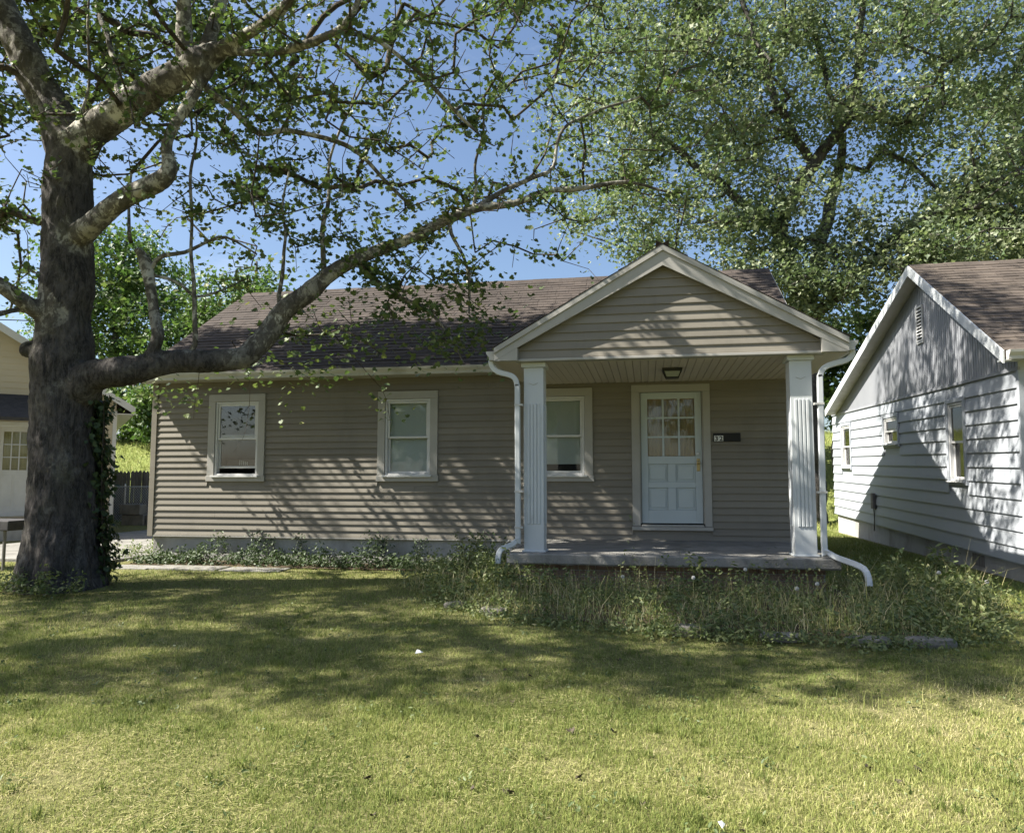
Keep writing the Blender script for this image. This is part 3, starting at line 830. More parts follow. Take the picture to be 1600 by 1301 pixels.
# columns
for cx in (-1.42, 1.845):
    c = MB((cx, 9.59, 0.45)); hw = 0.128
    c.box(cx - hw, cx + hw, 9.46, 9.72, 0.452, 2.80)
    co = c.build('column', 'white_paint', house, bevel=0.006)
    m = MB((cx, 9.59, 2.8)); m.box(cx - hw - 0.03, cx + hw + 0.03, 9.43, 9.75, 2.801, 2.861); m.build('capital', 'white_paint', co, bevel=0.008)
    m = MB((cx, 9.59, 0.45)); m.box(cx - hw - 0.022, cx + hw + 0.022, 9.437, 9.742, 0.450, 0.472); m.build('plinth', 'white_paint', co, bevel=0.006)
    for face in range(3):
        for k in range(4):
            o0 = -0.082 + k * 0.044; o1 = o0 + 0.032
            m = MB((cx, 9.59, 0.8))
            if face == 0: m.box(cx + o0, cx + o1, 9.449, 9.461, 0.80, 2.33)
            else:
                s = -1 if face == 1 else 1
                m.box(min(cx + s * hw, cx + s * (hw + 0.011)), max(cx + s * hw, cx + s * (hw + 0.011)), 9.59 + o0, 9.59 + o1, 0.80, 2.33)
            m.build('flute', 'white_paint', co, bevel=0.005)
    m = MB((cx, 9.455, 2.6)); m.sweep([(cx - 0.055, 9.458, 2.595), (cx, 9.458, 2.572), (cx + 0.055, 9.458, 2.60)], 0.006, 0.008, (0, 1, 0)); m.build('carved_mark', 'trim', co)
# downspouts
def smooth_path(pts, step=0.05):
    return [tuple(p[:3]) for p in catmull([(*p, 0.05) for p in pts], step)]
m = MB((-1.62, 9.42, 0.5)); m.sweep(smooth_path([(-1.965, 9.40, 2.89), (-1.955, 9.40, 2.82), (-1.88, 9.40, 2.745), (-1.72, 9.40, 2.70), (-1.65, 9.40, 2.65), (-1.625, 9.40, 2.56), (-1.62, 9.40, 2.4), (-1.615, 9.40, 0.70), (-1.62, 9.39, 0.62), (-1.68, 9.37, 0.55), (-1.80, 9.33, 0.50), (-1.84, 9.30, 0.44), (-1.85, 9.28, 0.32)]), 0.066, 0.058)
ds = m.build('downspout', 'white_paint', house, smooth=False)
for z in (2.30, 1.2, 0.75):
    m = MB((-1.6, 9.4, z)); m.box(-1.655, -1.552, 9.366, 9.434, z, z + 0.025); m.build('strap', 'gutter', ds)
m = MB((2.04, 9.42, 0.5)); m.sweep(smooth_path([(2.425, 9.40, 2.89), (2.42, 9.40, 2.84), (2.36, 9.40, 2.78), (2.20, 9.40, 2.735), (2.10, 9.40, 2.69), (2.055, 9.40, 2.60), (2.05, 9.40, 2.4), (2.035, 9.40, 0.62), (2.05, 9.37, 0.53), (2.13, 9.28, 0.47), (2.28, 9.08, 0.415), (2.35, 8.96, 0.37), (2.37, 8.90, 0.29), (2.372, 8.88, 0.20)]), 0.066, 0.058)
ds = m.build('downspout', 'white_paint', house, smooth=False)
for z in (2.25, 1.2):
    m = MB((2.0, 9.4, z)); m.box(1.975, 2.085, 9.366, 9.434, z, z + 0.025); m.build('strap', 'gutter', ds)

# things fixed to the porch
pl = empty('porch_light', (0.355, 10.3, 2.76))
tag(pl, 'black square ceiling light with frosted shade under the porch roof', 'light')
def frustum(m, cx, cy, z0, r0, z1, r1):
    return m.poly([(cx - r0, cy - r0, z0), (cx + r0, cy - r0, z0), (cx + r0, cy + r0, z0), (cx - r0, cy + r0, z0), (cx - r1, cy - r1, z1), (cx + r1, cy - r1, z1), (cx + r1, cy + r1, z1), (cx - r1, cy + r1, z1)],
                  [(3, 2, 1, 0), (4, 5, 6, 7), (0, 1, 5, 4), (1, 2, 6, 5), (2, 3, 7, 6), (3, 0, 4, 7)])
m = MB((0.355, 10.3, 2.84)); frustum(m, 0.355, 10.3, 2.818, 0.125, 2.857, 0.135); m.build('canopy', 'black', pl, bevel=0.004)
m = MB((0.355, 10.3, 2.78)); frustum(m, 0.355, 10.3, 2.742, 0.078, 2.8175, 0.108); m.build('shade', 'frosted', pl, bevel=0.004)
m = MB((0.355, 10.3, 2.74)); frustum(m, 0.355, 10.3, 2.730, 0.086, 2.7415, 0.086)
for sx in (-1, 1):
    for sy in (-1, 1):
        m.sweep([(0.355 + sx * 0.082, 10.3 + sy * 0.082, 2.74), (0.355 + sx * 0.114, 10.3 + sy * 0.114, 2.82)], 0.012, 0.012, (1, 0, 0))
m.build('cage', 'black', pl)
ap = empty('address_plaque', (1.187, W - 0.03, 1.93))
tag(ap, 'black address plaque reading 32 on the siding beside the door', 'sign')
m = MB((1.187, W, 1.93)); fbox(fw_, m, 0.988, 1.385, 0.019, 0.040, 1.930, 2.060); m.build('plate', 'black', ap, bevel=0.006)
for i, ch in enumerate('32'):
    xa = 1.002 + i * 0.066
    m = MB((xa, W, 1.94)); fbox(fw_, m, xa, xa + 0.064, 0.0405, 0.044, 1.938, 2.022); t_ = m.build('number_tile', 'paper', ap)
    cu = bpy.data.curves.new('numeral', 'FONT'); cu.body = ch; cu.size = 0.098; cu.align_x = 'CENTER'; cu.extrude = 0.0008; cu.offset = 0.0025
    cu.materials.append(MAT['black'])
    to = bpy.data.objects.new('numeral', cu); col.objects.link(to); bpy.context.view_layer.update()
    nme = bpy.data.meshes.new_from_object(to.evaluated_get(bpy.context.evaluated_depsgraph_get())); bpy.data.objects.remove(to)
    o = bpy.data.objects.new('numeral', nme); o.location = (xa + 0.032, W - 0.0455, 1.9455); o.rotation_euler = (R(90), 0, 0); link(o, t_)

# ------------------------------------------------------------------ white house on the right
nb = empty('house', (4.9, 11.0, 0))
tag(nb, 'white lap-sided neighbouring house with ribbed gable and brown shingle roof', 'house')
NX = 4.9
fl = LEFTW(NX); ff = FRONT(11.0)
nw = [(12.72, 13.47, 1.23, 2.62, 'dark'), (15.84, 16.85, 1.89, 2.57, 'curtain'), (19.36, 20.29, 1.40, 2.57, 'dark')]
nh = [(a + 0.06, b - 0.06, c + 0.05, d - 0.06) for a, b, c, d, _ in nw]
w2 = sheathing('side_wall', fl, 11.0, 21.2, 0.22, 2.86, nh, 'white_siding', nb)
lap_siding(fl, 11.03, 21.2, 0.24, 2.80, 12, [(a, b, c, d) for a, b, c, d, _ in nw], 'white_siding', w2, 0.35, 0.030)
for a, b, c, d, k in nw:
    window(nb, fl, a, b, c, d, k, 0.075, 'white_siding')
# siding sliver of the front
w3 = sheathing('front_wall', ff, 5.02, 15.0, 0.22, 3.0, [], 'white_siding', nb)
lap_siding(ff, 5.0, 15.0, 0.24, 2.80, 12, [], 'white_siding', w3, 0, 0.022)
m = MB((4.9, 11, 0.2)); m.box(4.872, 5.0, 10.965, 11.03, 0.23, 2.99); m.build('corner_post', 'white_siding', nb, bevel=0.004)
m = MB((4.9, 16, 0)); m.box(4.95, 15, 11.05, 21.15, -0.4, 0.219); m.build('foundation', 'foundation', nb)
m = MB((4.9, 16, 2.8)); fbox(fl, m, 10.96, 21.2, 0.0, 0.035, 2.812, 2.86); m.build('band_trim', 'white_rib', nb, bevel=0.004)
NE0, NP, NE1 = (10.76, 3.05), (14.2, 5.07), (20.75, 2.95)
def nroof(y):
    return NE0[1] + (NP[1] - NE0[1]) * (y - NE0[0]) / (NP[0] - NE0[0]) if y < NP[0] else NP[1] + (NE1[1] - NP[1]) * (y - NP[0]) / (NE1[0] - NP[0])
m = MB((4.9, 16, 2.9)); y = 11.0
while y < 20.75:
    for (a, b, d) in ((y, y + 0.068, 0.016), (y + 0.068, y + 0.085, 0.004)):
        za, zb_ = nroof(a) - 0.10, nroof(b) - 0.10
        m.poly([fl(a, -0.03, 2.862), fl(b, -0.03, 2.862), fl(b, -0.03, max(zb_, 2.87)), fl(a, -0.03, max(za, 2.87)), fl(a, d, 2.862), fl(b, d, 2.862), fl(b, d, max(zb_, 2.87)), fl(a, d, max(za, 2.87))],
               [(4, 5, 6, 7), (0, 4, 7, 3), (1, 2, 6, 5)])
    y += 0.085
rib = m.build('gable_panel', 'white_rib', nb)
gv = MB((4.9, 14.5, 3.8)); gv.poly([fl(14.36, 0.018, 3.74), fl(14.64, 0.018, 3.74), fl(14.64, 0.018, 4.38), fl(14.36, 0.018, 4.38)], [(0, 1, 2, 3)])
gvo = gv.build('gable_vent', 'vent_dark', nb)
frame_part(fl, 'vent_frame', 14.34, 14.66, 3.72, 4.40, 0.03, 0.017, 0.04, 'white_frame', gvo)
for k in range(10):
    z = 3.765 + k * 0.06
    m = MB((4.9, 14.5, z)); m.poly([fl(14.37, 0.042, z), fl(14.63, 0.042, z), fl(14.63, 0.020, z + 0.036), fl(14.37, 0.020, z + 0.036), fl(14.37, 0.038, z - 0.004), fl(14.63, 0.038, z - 0.004)], [(0, 1, 2, 3), (4, 5, 1, 0)])
    m.build('louver', 'white_frame', gvo)
NR0, NR1 = 4.63, 15.5
rf = MB((10, NP[0], NP[1]))
for (ya, za) in (NE0, NE1):
    a = [(NR0, ya, za), (NR1, ya, za), (NR1, NP[0], NP[1]), (NR0, NP[0], NP[1])]
    rf.poly(a + [(x, y, z - 0.09) for x, y, z in a], [(0, 1, 2, 3), (7, 6, 5, 4), (0, 4, 5, 1), (1, 5, 6, 2), (3, 7, 4, 0)])
rfo = rf.build('roof', 'shingle_b', nb)
shingle_slope(rfo, (NR0, NE0[0] - 0.02, NE0[1]), (NR1, NE0[0] - 0.02, NE0[1]), (NR0, NP[0], NP[1]), 0.142, 'shingle_b')
m = MB((10, NP[0], NP[1])); x = NR0
while x < NR1:
    t = random.uniform(0.012, 0.022)
    m.poly([(x, NP[0] - 0.15, NP[1] - 0.088 + t), (x + 0.29, NP[0] - 0.15, NP[1] - 0.088 + t), (x + 0.29, NP[0], NP[1] + t + 0.01), (x, NP[0], NP[1] + t + 0.01), (x, NP[0] + 0.15, NP[1] - 0.05 + t), (x + 0.29, NP[0] + 0.15, NP[1] - 0.05 + t)], [(0, 1, 2, 3), (3, 2, 5, 4)]); x += 0.28
m.build('ridge_cap', 'shingle_b', rfo)
for (ya, za) in (NE0, NE1):
    m = MB((NR0, ya, za)); m.prism([(NR0 - 0.025, ya, za + 0.005), (NR0 - 0.025, NP[0], NP[1] + 0.005), (NR0 - 0.025, NP[0], NP[1] - 0.175), (NR0 - 0.025, ya, za - 0.165)], (0.023, 0, 0)); m.build('rake_board', 'white_paint', rfo)
    m = MB((NR0, ya, za)); q = 40
    P = []
    for k in range(q + 1):
        t = k / q; yy, zz = ya + (NP[0] - ya) * t, za + (NP[1] - za) * t - 0.125 - 0.006 * (k % 2)
        P += [(NR0 - 0.001, yy, zz), (NX - 0.02, yy, zz)]
    m.poly(P, [(2 * k, 2 * k + 1, 2 * k + 3, 2 * k + 2) for k in range(q)]); m.build('rake_soffit', 'gutter', rfo)
k_gutter('gutter', (NR0 + 0.02, NE0[0] - 0.01), (15.0, NE0[0] - 0.01), (0, -1), nb, 2.93, 0.12, 0.12)
m = MB((10, 10.8, 2.95)); m.box(NR0 + 0.01, 15.0, 10.765, 11.0, 2.93, 2.95); m.build('soffit', 'white_paint', nb)
m = MB((4.9, 17.6, 0.6)); fbox(fl, m, 17.50, 17.66, 0.025, 0.09, 0.58, 0.92); mb_ = m.build('cable_box', 'grey_wood', nb, bevel=0.01)
m = MB((4.9, 17.6, 0.2)); m.tube([(NX - 0.05, 17.58, 0.58, 0.012), (NX - 0.045, 17.57, 0.40, 0.012), (NX - 0.05, 17.60, 0.10, 0.012)], 6); m.build('conduit', 'grey_wood', mb_)
m = MB((4.95, 12.6, 0)); m.box(4.938, 4.951, 12.42, 12.82, 0.02, 0.19); m.build('foundation_vent', 'grey_wood', nb, bevel=0.004)
nb.rotation_euler = (0.024, 0, 0)

# ------------------------------------------------------------------ cream house on the left
cb = empty('house', (-13.35, 17.0, 0))
tag(cb, 'cream-sided house half hidden behind the big tree trunk', 'house')
CY = 17.0; fc = FRONT(CY)
w4 = sheathing('front_wall', fc, -21.6, -13.35, 0.45, 3.12, [(-15.83, -15.10, 0.60, 2.66)], 'cream_siding', cb)
lap_siding(fc, -18.6, -13.42, 0.46, 3.12, 18, [(-15.93, -15.00, 0.56, 2.74)], 'cream_siding', w4, 0.2, 0.014)
m = MB((-13.4, CY, 0.4)); fbox(fc, m, -13.42, -13.33, 0.001, 0.03, 0.44, 3.12); m.build('corner_trim', 'white_frame', cb)
gz = lambda x: 3.20 + 0.64 * (4.55 - abs(x + 17.5))
m = MB((-17.5, CY, 3.1)); m.prism([(-21.6, CY, 3.121), (-13.35, CY, 3.121), (-13.35, CY, gz(-13.35) - 0.1), (-17.5, CY, gz(-17.5) - 0.1), (-21.6, CY, gz(-21.6) - 0.1)], (0, 0.12, 0)); g4 = m.build('gable_wall', 'cream_siding', cb)
z = 3.125
while z < 5.6:
    hb = (gz(-17.5) - 0.12 - z) / 0.64; ht = (gz(-17.5) - 0.12 - z - 0.148) / 0.64
    if ht > 0.05: lap_board(fc, max(-17.5 - hb, -18.6), min(-17.5 + hb, -13.36), max(-17.5 - ht, -18.6), min(-17.5 + ht, -13.36), z, z + 0.154, 'cream_siding', g4, 0.014)
    z += 0.148
m = MB((-13.35, 20, 0.4)); m.box(-13.47, -13.35, CY + 0.121, 26, 0.45, 3.4); m.build('side_wall', 'cream_siding', cb)
m = MB((-17.5, 20, 0)); m.box(-21.5, -13.40, CY + 0.05, 26, -0.3, 0.449); m.build('foundation', 'foundation', cb)
m = MB((-17.5, 20, 4))
for s in (-1, 1):
    xe = -17.5 + s * 4.55
    a = [(xe, CY - 0.3, gz(xe)), (-17.5, CY - 0.3, gz(-17.5)), (-17.5, 26.3, gz(-17.5)), (xe, 26.3, gz(xe))]
    m.poly(a + [(x, y, z - 0.1) for x, y, z in a], [(0, 1, 2, 3), (7, 6, 5, 4), (0, 4, 5, 1), (2, 6, 7, 3), (3, 7, 4, 0)])
r4 = m.build('roof', 'shingle_b', cb)
for s in (-1, 1):
    xe = -17.5 + s * 4.56
    m = MB((xe, CY, 3.2)); m.prism([(xe, CY - 0.325, gz(xe) + 0.01), (-17.5, CY - 0.325, gz(-17.5) + 0.01), (-17.5, CY - 0.325, gz(-17.5) - 0.19), (xe, CY - 0.325, gz(xe) - 0.17)], (0, 0.022, 0)); m.build('rake_board', 'white_frame', r4)
m = MB((-13.2, 20, 3)); m.box(-13.34, -12.96, CY - 0.29, 26, 3.02, 3.04); m.build('soffit', 'white_frame', r4)
d4 = MB((-15.48, CY, 0.6)); fbox(fc, d4, -15.82, -15.11, -0.06, -0.02, 0.61, 1.60); fbox(fc, d4, -15.82, -15.11, -0.06, -0.02, 2.52, 2.65); fbox(fc, d4, -15.82, -15.71, -0.06, -0.02, 1.60, 2.52); fbox(fc, d4, -15.22, -15.11, -0.06, -0.02, 1.60, 2.52)
d4o = d4.build('door', 'white_frame', cb)
for i in range(3):
    for j in range(3):
        a = -15.71 + i * 0.1633; z = 1.60 + j * 0.3067
        m = MB((a, CY, z)); fbox(fc, m, a + 0.012, a + 0.151, -0.05, -0.04, z + 0.012, z + 0.295); m.build('pane', 'glass', d4o)
    if i:
        m = MB((-15.48, CY, 1.6)); fbox(fc, m, -15.71 + i * 0.1633 - 0.012, -15.71 + i * 0.1633 + 0.012, -0.055, -0.022, 1.60, 2.52); m.build('muntin', 'white_frame', d4o)
        m = MB((-15.48, CY, 1.6)); fbox(fc, m, -15.71, -15.22, -0.054, -0.024, 1.60 + i * 0.3067 - 0.012, 1.60 + i * 0.3067 + 0.012); m.build('muntin', 'white_frame', d4o)
for i in range(2):
    m = MB((-15.48, CY, 0.8)); fbox(fc, m, -15.74 + i * 0.30, -15.5 + i * 0.30, -0.02, -0.012, 0.75, 1.48); m.build('door_panel', 'white_frame', d4o, bevel=0.005)
m = MB((-15.48, CY, 1.6)); fbox(fc, m, -15.78, -15.18, -0.10, -0.09, 1.55, 2.6); m.build('door_curtain', 'yellow_curtain', d4o)
frame_part(fc, 'door_casing', -15.94, -14.99, 0.5, 2.76, 0.11, 0.0, 0.03, 'white_frame', cb)
aw = MB((-15.58, CY, 3)); aw.prism([(-16.78, CY - 0.01, 3.42), (-16.78, CY - 1.05, 2.80), (-16.78, CY - 1.05, 2.72), (-16.78, CY - 0.01, 3.32)], (1.75, 0, 0)); awo = aw.build('door_awning', 'dark_awning', cb)
for xx in (-16.68, -15.13):
    m = MB((xx, CY, 2.5)); m.sweep([(xx, CY - 0.02, 2.15), (xx, CY - 0.95, 2.72)], 0.05, 0.07, (1, 0, 0)); m.build('brace', 'white_frame', awo)
m = MB((-15.68, CY - 0.6, 0)); m.box(-16.98, -14.78, CY - 1.1, CY + 0.04, -0.2, 0.42); m.build('stoop', 'foundation', cb)

cb.rotation_euler = (0, 0, R(41))

# ------------------------------------------------------------------ how much grows
NA0, NA1, NA2, NA3, NA4, NA5, NA6, NA7 = 330, 430, 210, 260, 170, 150, 150, 70
NB0, NB1, NB2 = 1250, 600, 240
SYC_PER, OUT_PER, MAPLE_PER = 14, 30, 84
NG0, NG1, NG2 = 330000, 200000, 150000

# ------------------------------------------------------------------ growing branches
def grow(nodes, radii, attract, jitter=0.06, step=0.35, sag=0.0):
    """join each attractor to the nearest node; nodes: Nx3 start points (fixed limbs). returns list of twig polylines and tips"""
    pts = [tuple(p) for p in nodes]
    cap = len(pts) + len(attract) * 14
    A = np.zeros((cap, 3)); A[:len(pts)] = nodes
    n0 = n = len(pts)
    par = np.full(cap, -1)
    tips = []
    for t in attract:
        d = A[:n] - t
        dist = np.sqrt((d * d).sum(1))
        # prefer nodes below the tip so that twigs rise or run out
        cost = dist + 0.35 * np.maximum(0, A[:n, 2] - t[2])
        i = int(np.argmin(cost))
        L = dist[i]
        k = max(1, int(L / step))
        k = min(k, 13)
        prev = i
        p0 = A[i].copy()
        bend = rng.normal(0, jitter * L, 3)
        for s in range(1, k + 1):
            f = s / k
            q = p0 + (t - p0) * f + bend * math.sin(math.pi * f) + rng.normal(0, jitter * 0.25, 3) * (s < k)
            q[2] -= sag * math.sin(math.pi * f) * L
            A[n] = q; par[n] = prev; prev = n; n += 1
        tips.append(prev)
    # how many tips hang on each node
    cnt = np.zeros(n)
    for t in tips:
        j = t
        while j >= n0:
            cnt[j] += 1; j = par[j]
    return A[:n], par[:n], cnt, tips, n0

def twig_mesh(A, par, cnt, n0, r0, power=0.45, seg=4, rmax=0.2):
    r = np.minimum(r0 * np.maximum(cnt, 1) ** power, rmax)
    idx = np.arange(n0, len(A))
    a = A[par[idx]]; b = A[idx]; rb = r[idx]
    ra = np.where(par[idx] >= n0, np.minimum(r[par[idx]], rb * 1.5), rb * 1.25)
    t = unit(b - a)
    u = unit(np.cross(t, np.array([0.3, 0.2, 0.93]))); w = np.cross(t, u)
    ang = np.arange(seg) * 2 * np.pi / seg
    ring = np.cos(ang)[None, :, None] * u[:, None] + np.sin(ang)[None, :, None] * w[:, None]
    V = np.concatenate([a[:, None] + ring * ra[:, None, None], b[:, None] + ring * rb[:, None, None]], 1).reshape(-1, 3)
    base = (np.arange(len(idx)) * 2 * seg)[:, None]
    q = np.array([(k, (k + 1) % seg, seg + (k + 1) % seg, seg + k) for k in range(seg)])
    T = (base[:, :, None] + q[None]).reshape(-1, 4)
    return V, T, r

def crown_leaves(A, par, tips, per, spread, size, tpl, tilt, back=3):
    """leaves strung along the last stretch of each twig"""
    pos = []
    for t in tips:
        chain = [t]
        for _ in range(back):
            p = par[chain[-1]]
            if p < 0: break
            chain.append(p)
        C_ = A[chain]
        n = rng.poisson(per)
        if n == 0: continue
        f = rng.random(n) ** 1.4 * (len(chain) - 1)
        i = np.minimum(f.astype(int), len(chain) - 2) if len(chain) > 1 else np.zeros(n, int)
        fr = (f - i)[:, None]
        j = np.minimum(i + 1, len(chain) - 1)
        pos.append(C_[i] * (1 - fr) + C_[j] * fr + rng.normal(0, 1, (n, 3)) * np.array([spread, spread, spread * 0.6]))
    pos = np.concatenate(pos)
    N = len(pos)
    nrm = np.concatenate([rng.normal(0, tilt, (N, 2)), np.abs(rng.normal(0.9, 0.35, (N, 1)))], 1)
    sz = size * rng.uniform(0.45, 1.35, N)
    rnd = np.clip(rng.beta(2, 2.4, N) + 0.12 * np.sin(pos[:, 0] * 1.7 + pos[:, 2] * 1.3) + 0.1 * np.sin(pos[:, 1] * 2.1), 0, 1)
    return pos, sz, nrm, rnd

# ------------------------------------------------------------------ the sycamore
LIMBS={
 'trunk':[(-7.43,8.6,-0.16,0.58),(-7.45,8.6,0.12,0.5),(-7.46,8.6,0.53,0.454),(-7.46,8.6,0.94,0.421),(-7.51,8.6,1.77,0.394),(-7.58,8.6,2.62,0.372),(-7.59,8.6,2.96,0.373),(-7.6,8.6,3.47,0.326),(-7.58,8.6,3.91,0.327),(-7.6,8.6,4.34,0.307),(-7.65,8.6,5.23,0.288),(-7.64,8.6,5.68,0.29),(-7.63,8.6,5.99,0.262)],
 'leftfork':[(-7.68,8.6,5.77,0.254),(-7.91,8.6,6.33,0.247),(-8.2,8.6,6.82,0.239),(-8.44,8.5,7.34,0.215),(-8.69,8.4,7.91,0.184),(-8.89,8.2,8.58,0.155),(-9.01,8.0,9.55,0.118),(-8.97,7.8,10.57,0.08),(-8.72,7.6,11.42,0.039)],
 'rightfork':[(-7.55,8.6,5.76,0.232),(-7.26,8.6,6.05,0.22),(-6.88,8.6,6.28,0.215),(-6.25,8.5,6.53,0.204),(-5.63,8.4,6.72,0.178),(-5.32,8.4,6.88,0.119)],
 'upA':[(-5.85,8.45,6.68,0.126),(-5.84,8.4,6.91,0.111),(-5.85,8.4,7.26,0.097),(-5.78,8.3,7.8,0.081),(-5.71,8.2,8.77,0.059),(-5.57,8.1,9.99,0.033)],
 'upB':[(-5.61,8.4,6.67,0.111),(-5.57,8.5,7.03,0.098),(-5.53,8.6,7.44,0.088),(-5.51,8.7,7.87,0.078),(-5.46,8.9,8.92,0.056),(-5.49,9.2,10.43,0.034)],
 'upC':[(-5.41,8.4,6.82,0.104),(-5.09,8.3,6.9,0.089),(-4.72,8.2,6.97,0.077),(-4.2,8.0,7.11,0.061),(-3.7,7.8,7.44,0.043),(-3.15,7.6,7.92,0.024)],
 'upD':[(-5.32,8.4,6.86,0.067),(-4.9,8.3,6.72,0.052),(-4.46,8.2,6.63,0.055),(-4.07,8.1,6.63,0.058),(-3.57,8.0,6.69,0.05),(-3.37,7.9,6.79,0.039),(-3.26,7.9,6.97,0.032),(-3.03,7.8,7.35,0.021)],
 'upE':[(-3.57,8.0,6.69,0.029),(-3.17,8.1,6.61,0.026),(-2.75,8.3,6.36,0.026),(-2.49,8.5,6.12,0.026),(-2.21,8.7,5.87,0.023),(-2.05,8.9,5.75,0.016)],
 'graft':[(-7.31,8.5,4.6,0.171),(-6.98,8.35,4.7,0.144),(-6.71,8.3,4.84,0.134),(-6.28,8.2,5.0,0.119),(-5.94,8.15,5.1,0.116),(-5.82,8.15,5.24,0.099),(-5.85,8.15,5.46,0.071),(-5.82,8.2,5.74,0.068),(-5.68,8.3,6.15,0.073),(-5.5,8.4,6.63,0.082)],
 'diag':[(-5.53,8.4,6.41,0.044),(-5.42,8.6,6.3,0.042),(-5.31,8.8,6.22,0.043),(-5.09,9.0,6.01,0.044),(-4.78,9.2,6.12,0.037),(-4.4,9.4,6.09,0.033),(-4.01,9.6,5.97,0.034),(-3.61,9.8,5.6,0.026),(-3.26,9.9,5.24,0.022)],
 'stemA':[(-7.38,8.5,5.92,0.025),(-7.27,8.4,6.17,0.021),(-7.26,8.4,6.55,0.018),(-7.22,8.3,7.28,0.018),(-7.2,8.3,7.71,0.014),(-7.21,8.3,8.43,0.011)],
 'stemB':[(-6.8,8.5,6.27,0.055),(-6.96,8.6,6.7,0.045),(-7.21,8.8,7.25,0.042),(-7.58,9.0,7.88,0.035),(-7.81,9.1,8.31,0.032),(-8.13,9.2,9.22,0.02)],
 'low':[(-7.35,8.6,2.48,0.242),(-7.08,8.55,2.67,0.222),(-6.76,8.55,2.74,0.191),(-6.41,8.7,2.84,0.173),(-5.99,8.9,2.91,0.164),(-5.66,9.1,2.94,0.151),(-5.38,9.3,3.02,0.148),(-5.25,9.4,3.22,0.15),(-4.96,9.5,3.61,0.141),(-4.63,9.6,3.94,0.132),(-4.3,9.7,4.27,0.114),(-3.87,9.8,4.5,0.096),(-3.44,9.9,4.71,0.085),(-2.91,10.0,4.93,0.077),(-2.56,10.1,5.13,0.078),(-2.33,10.1,5.21,0.07),(-1.83,10.2,5.28,0.053),(-1.39,10.3,5.45,0.049),(-0.76,10.4,5.52,0.037),(-0.13,10.6,5.59,0.025),(0.42,10.8,5.52,0.016)],
 'lowB':[(-2.39,10.1,5.18,0.044),(-1.95,10.3,5.54,0.036),(-1.59,10.4,5.7,0.031),(-1.27,10.5,5.89,0.027),(-1.14,10.6,6.52,0.023),(-0.68,10.8,6.83,0.018),(-0.02,11.0,7.12,0.018)],
 'burl':[(-6.49,8.7,2.84,0.058),(-6.35,8.7,3.06,0.081),(-6.28,8.7,3.27,0.081),(-6.39,8.75,3.54,0.074),(-6.47,8.75,3.89,0.07),(-6.55,8.8,4.17,0.093),(-6.63,8.8,4.37,0.067),(-6.79,8.8,4.54,0.03),(-6.95,8.9,5.03,0.019),(-7.01,9.0,5.62,0.015)],
 'burlB':[(-6.52,8.8,4.13,0.034),(-6.39,8.8,4.27,0.03),(-6.25,8.8,4.35,0.03),(-6.05,8.9,4.4,0.027),(-5.75,9.0,4.58,0.019),(-5.6,9.1,4.65,0.016),(-5.25,9.3,4.43,0.012)],
 'burlC':[(-6.52,8.8,4.08,0.022),(-6.31,8.9,4.05,0.023),(-6.15,9.0,3.97,0.023),(-5.96,9.0,3.8,0.019),(-5.66,9.2,3.97,0.012)],
 'upr1':[(-5.93,8.9,2.96,0.038),(-5.93,8.9,3.3,0.034),(-5.95,8.9,4.0,0.027),(-5.95,8.9,4.52,0.023),(-5.97,8.9,5.68,0.019),(-6.01,8.9,6.4,0.012)],
 'upr2':[(-4.97,9.5,3.59,0.037),(-4.95,9.5,3.88,0.033),(-4.93,9.5,4.47,0.025),(-4.93,9.5,5.11,0.017),(-4.92,9.5,5.76,0.013)],
 'upr3':[(-4.42,9.65,4.19,0.046),(-4.4,9.65,4.53,0.038),(-4.38,9.65,4.99,0.034),(-4.39,9.7,5.62,0.021),(-4.25,9.7,6.36,0.017),(-3.83,9.7,7.08,0.013)],
 'upr4':[(-2.37,10.1,5.18,0.031),(-2.34,10.1,5.63,0.022),(-2.28,10.1,6.19,0.018),(-2.22,10.1,6.76,0.013)],
 'drop1':[(-2.73,10.05,5.03,0.031),(-2.61,10.0,4.72,0.026),(-2.49,10.0,4.44,0.022),(-2.41,10.0,4.12,0.022),(-2.39,10.0,3.66,0.013)],
 'drop2':[(-4.0,9.8,4.44,0.034),(-3.81,9.9,4.25,0.03),(-3.46,10.0,3.98,0.026),(-3.07,10.1,3.79,0.026),(-2.73,10.1,3.42,0.017),(-2.48,10.0,2.94,0.013)],
 'stub':[(-7.6,8.6,3.47,0.142),(-7.71,8.4,3.5,0.11),(-7.82,8.2,3.63,0.104),(-8.02,8.0,3.81,0.094),(-8.2,7.8,3.93,0.075),(-8.54,7.5,4.14,0.051),(-9.06,7.2,4.63,0.028)],
 'stubB':[(-7.81,8.4,3.52,0.048),(-7.91,8.2,3.55,0.033),(-7.99,8.0,3.44,0.026),(-8.25,7.8,3.33,0.016)],
}

